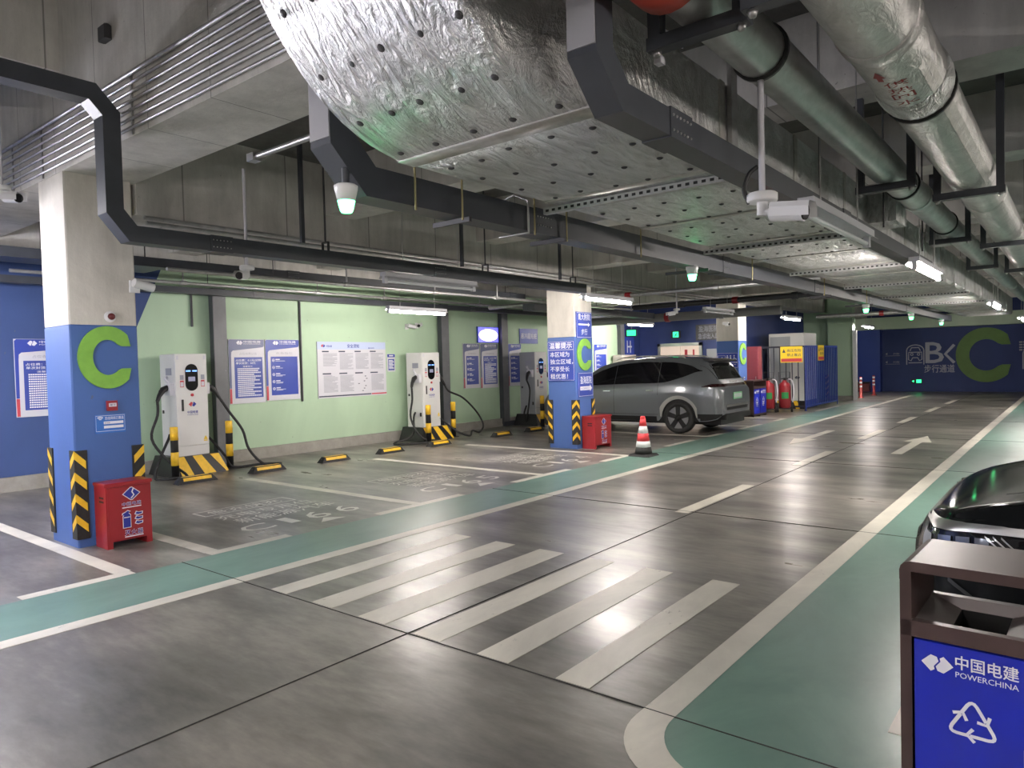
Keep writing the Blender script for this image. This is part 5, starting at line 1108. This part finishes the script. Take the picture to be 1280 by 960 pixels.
# ------------------------------------------------------------------ lamps
def tubelamp(x, y, z, lit, label, L=1.5, ztop=None):
    t = thing('tube_lamp', label, 'tube lamp', (x, y, z), 0)
    v = [(-.055, .045), (-.035, .0), (.035, .0), (.055, .045)]
    h = MB().box(-.045, .045, -L / 2, L / 2, .03, .075); h.add([(-.045, -L / 2, .03), (-.075, -L / 2, .005), (-.075, L / 2, .005), (-.045, L / 2, .03)], [(0, 1, 2, 3)]); h.add([(.045, -L / 2, .03), (.075, -L / 2, .005), (.075, L / 2, .005), (.045, L / 2, .03)], [(3, 2, 1, 0)])
    part('housing', h, OFFW, t); part('tube', MB().cyl((0, -L / 2 + .06, -.022), (0, L / 2 - .06, -.022), .017, 8), (TUBECOOL if y < 3 and x < -5 else TUBEON) if lit else TUBEOFF, t)
    for s in (-1, 1): part('lamp_holder', MB().box(-.02, .02, s * (L / 2 - .03) - .025, s * (L / 2 - .03) + .025, -.045, .035), OFFW, t)
    if ztop:
        for s in (-.5, .5): part('hanger', MB().cyl((0, s * L * .6, .075), (0, s * L * .6, ztop - z), .005, 5), STEEL, t)
tubelamp(-9.15, 8.82, 2.555, True, 'lit tube lamp above the wide safety board by the green wall', 1.4, 4.07); tubelamp(-5.95, 9.98, 2.58, True, 'lit tube lamp hanging at the middle column', 1.5, 4.07)
tubelamp(-10.1, 18.7, 2.64, True, 'lit tube lamp above the nose of the grey car', 1.6, 4.07); tubelamp(-5.92, 19.2, 2.58, True, 'lit tube lamp over the blue fence and the distant bin', 1.4, 4.07)
tubelamp(-5.95, 28.0, 2.58, True, 'lit tube lamp before the far pale green beam, above the red posts', 1.5, 4.07); tubelamp(-1.22, 8.35, 2.43, True, 'bright lit tube lamp at the end of the right duct tray', 1.5, 4.07)
tubelamp(-1.22, 15.8, 2.43, True, 'lit tube lamp far down beside the foil duct', 1.5, 4.07); tubelamp(-1.22, 23.5, 2.43, True, 'farthest lit tube lamp by the right edge of the frame', 1.5, 4.07)
tubelamp(-5.92, 5.95, 2.555, False, 'unlit tube lamp below the near tray over the bays', 1.5, 4.07); tubelamp(-1.21, 4.95, 2.42, False, 'unlit tube lamp fixed under the right duct tray beside the white camera', 1.5, 4.07); tubelamp(-6.0, 14.6, 2.58, False, 'unlit tube lamp above the tail of the grey car', 1.5, 4.07)
# unseen lamps: seen rows continued, plus right bay and rear ones added as fill
for x, y, z, l in ((-9.98, .6, 2.64, 'lit tube lamp by the wall before the first charger, beyond the frame'), (-8.9, 1.35, 2.95, 'lit tube lamp left of the front column, beyond the frame'), (-5.95, .2, 2.58, 'lit tube lamp of the bay row before the front column, beyond the frame'), (-5.95, -4.5, 2.58, 'lit tube lamp of the bay row behind the camera'),
                   (-1.22, -1.2, 2.43, 'lit tube lamp over the lane just behind the camera'), (3.2, 1.6, 2.6, 'unseen lit tube lamp over the right bays beside the camera'), (3.2, 10, 2.6, 'added fill tube lamp over the right bays opposite the middle column'), (3.2, 19, 2.6, 'added fill tube lamp over the right bays far back'), (-1.22, -5.6, 2.43, 'added fill tube lamp over the lane well behind the camera'), (3.2, -4.0, 2.6, 'added fill tube lamp over the right bays behind the camera')):
    tubelamp(x, y, z, True, l, 1.5, 5.1 if y < 3 else 4.07)
k = 0
for x in (8.5,):  # unseen lamps added on the right to fill the garage with light
    for y in (-3.5, 7.2, 17): k += 1; tubelamp(x, y, 2.6, True, 'added fill tube lamp right of the frame, %s' % ('first second third fourth fifth sixth seventh eighth ninth tenth eleventh twelfth thirteenth fourteenth'.split()[k - 1] + ' of three'), 1.5, 5.1 if y < 3 else 4.07)
# ------------------------------------------------------------------ green guidance lights
def guide(x, y, z, label, s=1.0, ztop=None):
    t = thing('guidance_light', label, 'indicator light', (x, y, z), 0)
    part('white_body', MB().lathe((0, 0, 0), [(.050 * s, .065 * s), (.066 * s, .13 * s), (.068 * s, .15 * s), (.055 * s, .158 * s)], 20), WHITE, t)
    part('green_lens', MB().lathe((0, 0, 0), [(.030 * s, 0), (.037 * s, .012 * s), (.050 * s, .065 * s)], 20), GREENL, t)
    part('mount', MB().cyl((0, 0, .155 * s), (0, 0, (ztop - z) if ztop else .19), .02, 8), TRAY, t)
guide(-3.05, 2.44, 2.425, 'glowing green guidance light under the near end of the left duct tray', 0.93, 2.66); guide(-3.07, 6.80, 2.39, 'glowing green guidance light below the left duct tray, halfway along the foil duct', 0.93, 2.56)
guide(-3.10, 14.4, 2.37, 'small green guidance light over the lane, level with the blue fence', 1.0, 2.6); guide(-3.10, 18.9, 2.38, 'small green guidance light over the lane, second beyond the blue fence', 1.0, 2.6); guide(-3.10, 23.5, 2.38, 'farthest green guidance light before the far pale green beam', 1.0, 2.6)
# ------------------------------------------------------------------ cameras
def cctv(x, y, zp, ztop, ang, label, pole=True, cable=True):
    t = thing('cctv_camera', label, 'security camera', (x, y, zp), ang)
    part('mount_plate', MB().lathe((0, 0, 0), [(.062, 0), (.066, .008), (.066, .034), (.058, .04)], 20), WHITE, t)
    if pole: part('pole', MB().cyl((0, 0, .04), (0, 0, ztop - zp), .014, 10), mat('pale pole', (.55, .55, .60), .4), t)
    part('joint', MB().cyl((0, 0, -.06), (0, 0, 0), .024, 12).cyl((0, 0, -.045), (.06, 0, -.055), .016, 10), WHITE, t)
    b = MB().tube([(.045, 0, -.055), (.19, 0, -.075)], .038, 16); part('camera_body', b, WHITE, t); part('lens', MB().tube([(.188, 0, -.075), (.196, 0, -.076)], .034, 16), GLOSSK, t)
    v = MB(); a = [(-.041, -.02), (-.041, .02), (-.03, .043), (.03, .043), (.041, .02), (.041, -.02)]
    v.add([(.05, p, -.055 + q) for p, q in a] + [(.225, p, -.078 + q) for p, q in a], [(i, i + 1, 7 + i, 6 + i) for i in range(5)]); part('sun_shield', v, WHITE, t)
    if cable: part('cable', MB().tube(smoothpts([(-.02, .0, .16), (-.05, -.02, .13), (-.07, -.03, .06), (-.05, -.02, .0)], 4), .011, 8), BLACK, t)
cctv(-1.10, 3.18, 2.285, 2.83, -.15, 'white bullet camera hanging on a pole below the galvanised pipe'); cctv(-5.98, 3.62, 2.52, 3.44, -.9, 'white camera on a long pale pole before the near charger')
cctv(-6.35, 13.3, 2.58, 4.07, -2.2, 'white camera hanging above the roof of the grey car', True, False); cctv(-6.5, 1.88, 3.03, 4.32, .3, 'white camera cut by the left edge of the frame', True, True)
def wallcam(x, y, z, rot, ang, label):
    t = thing('wall_camera', label, 'security camera', (x, y, z), rot); part('bracket', MB().cbox(-.05, .05, -.02, 0, -.06, .06, .006).cyl((0, -.02, 0), (0, -.12, -.02), .014, 8), WHITE, t)
    d = Vector((math.cos(ang), math.sin(ang), -.2)); o = Vector((0, -.13, .01)); part('camera_body', MB().tube([o - d * .06, o + d * .13], .042, 14), WHITE, t); part('lens', MB().tube([o + d * .131, o + d * .138], .034, 14), GLOSSK, t)
wallcam(-7.19, 3.14, 2.44, PI / 2, .1, 'white camera on the rear edge of the front column'); wallcam(XW, 10.85, 2.47, PI / 2, -.2, 'white camera on the green wall under the lit tube lamp')
wallcam(XW, 11.15, 2.50, PI / 2, -2.6, 'second white camera on the green wall, right of its twin'); wallcam(-7.51, 18.8, 2.52, 0, -.3, 'white double camera on the rear column')
solo('hanging_tape', MB().box(-1.33, -1.30, 2.62, 2.66, 2.78, 2.81).add([(-1.3, 2.62, 2.92), (-1.22, 2.66, 2.86), (-1.24, 2.7, 2.84), (-1.33, 2.66, 2.88)], [(0, 1, 2, 3), (3, 2, 1, 0)]), OFFW, 'scrap of white tape hanging beside the right duct tray', 'tape')
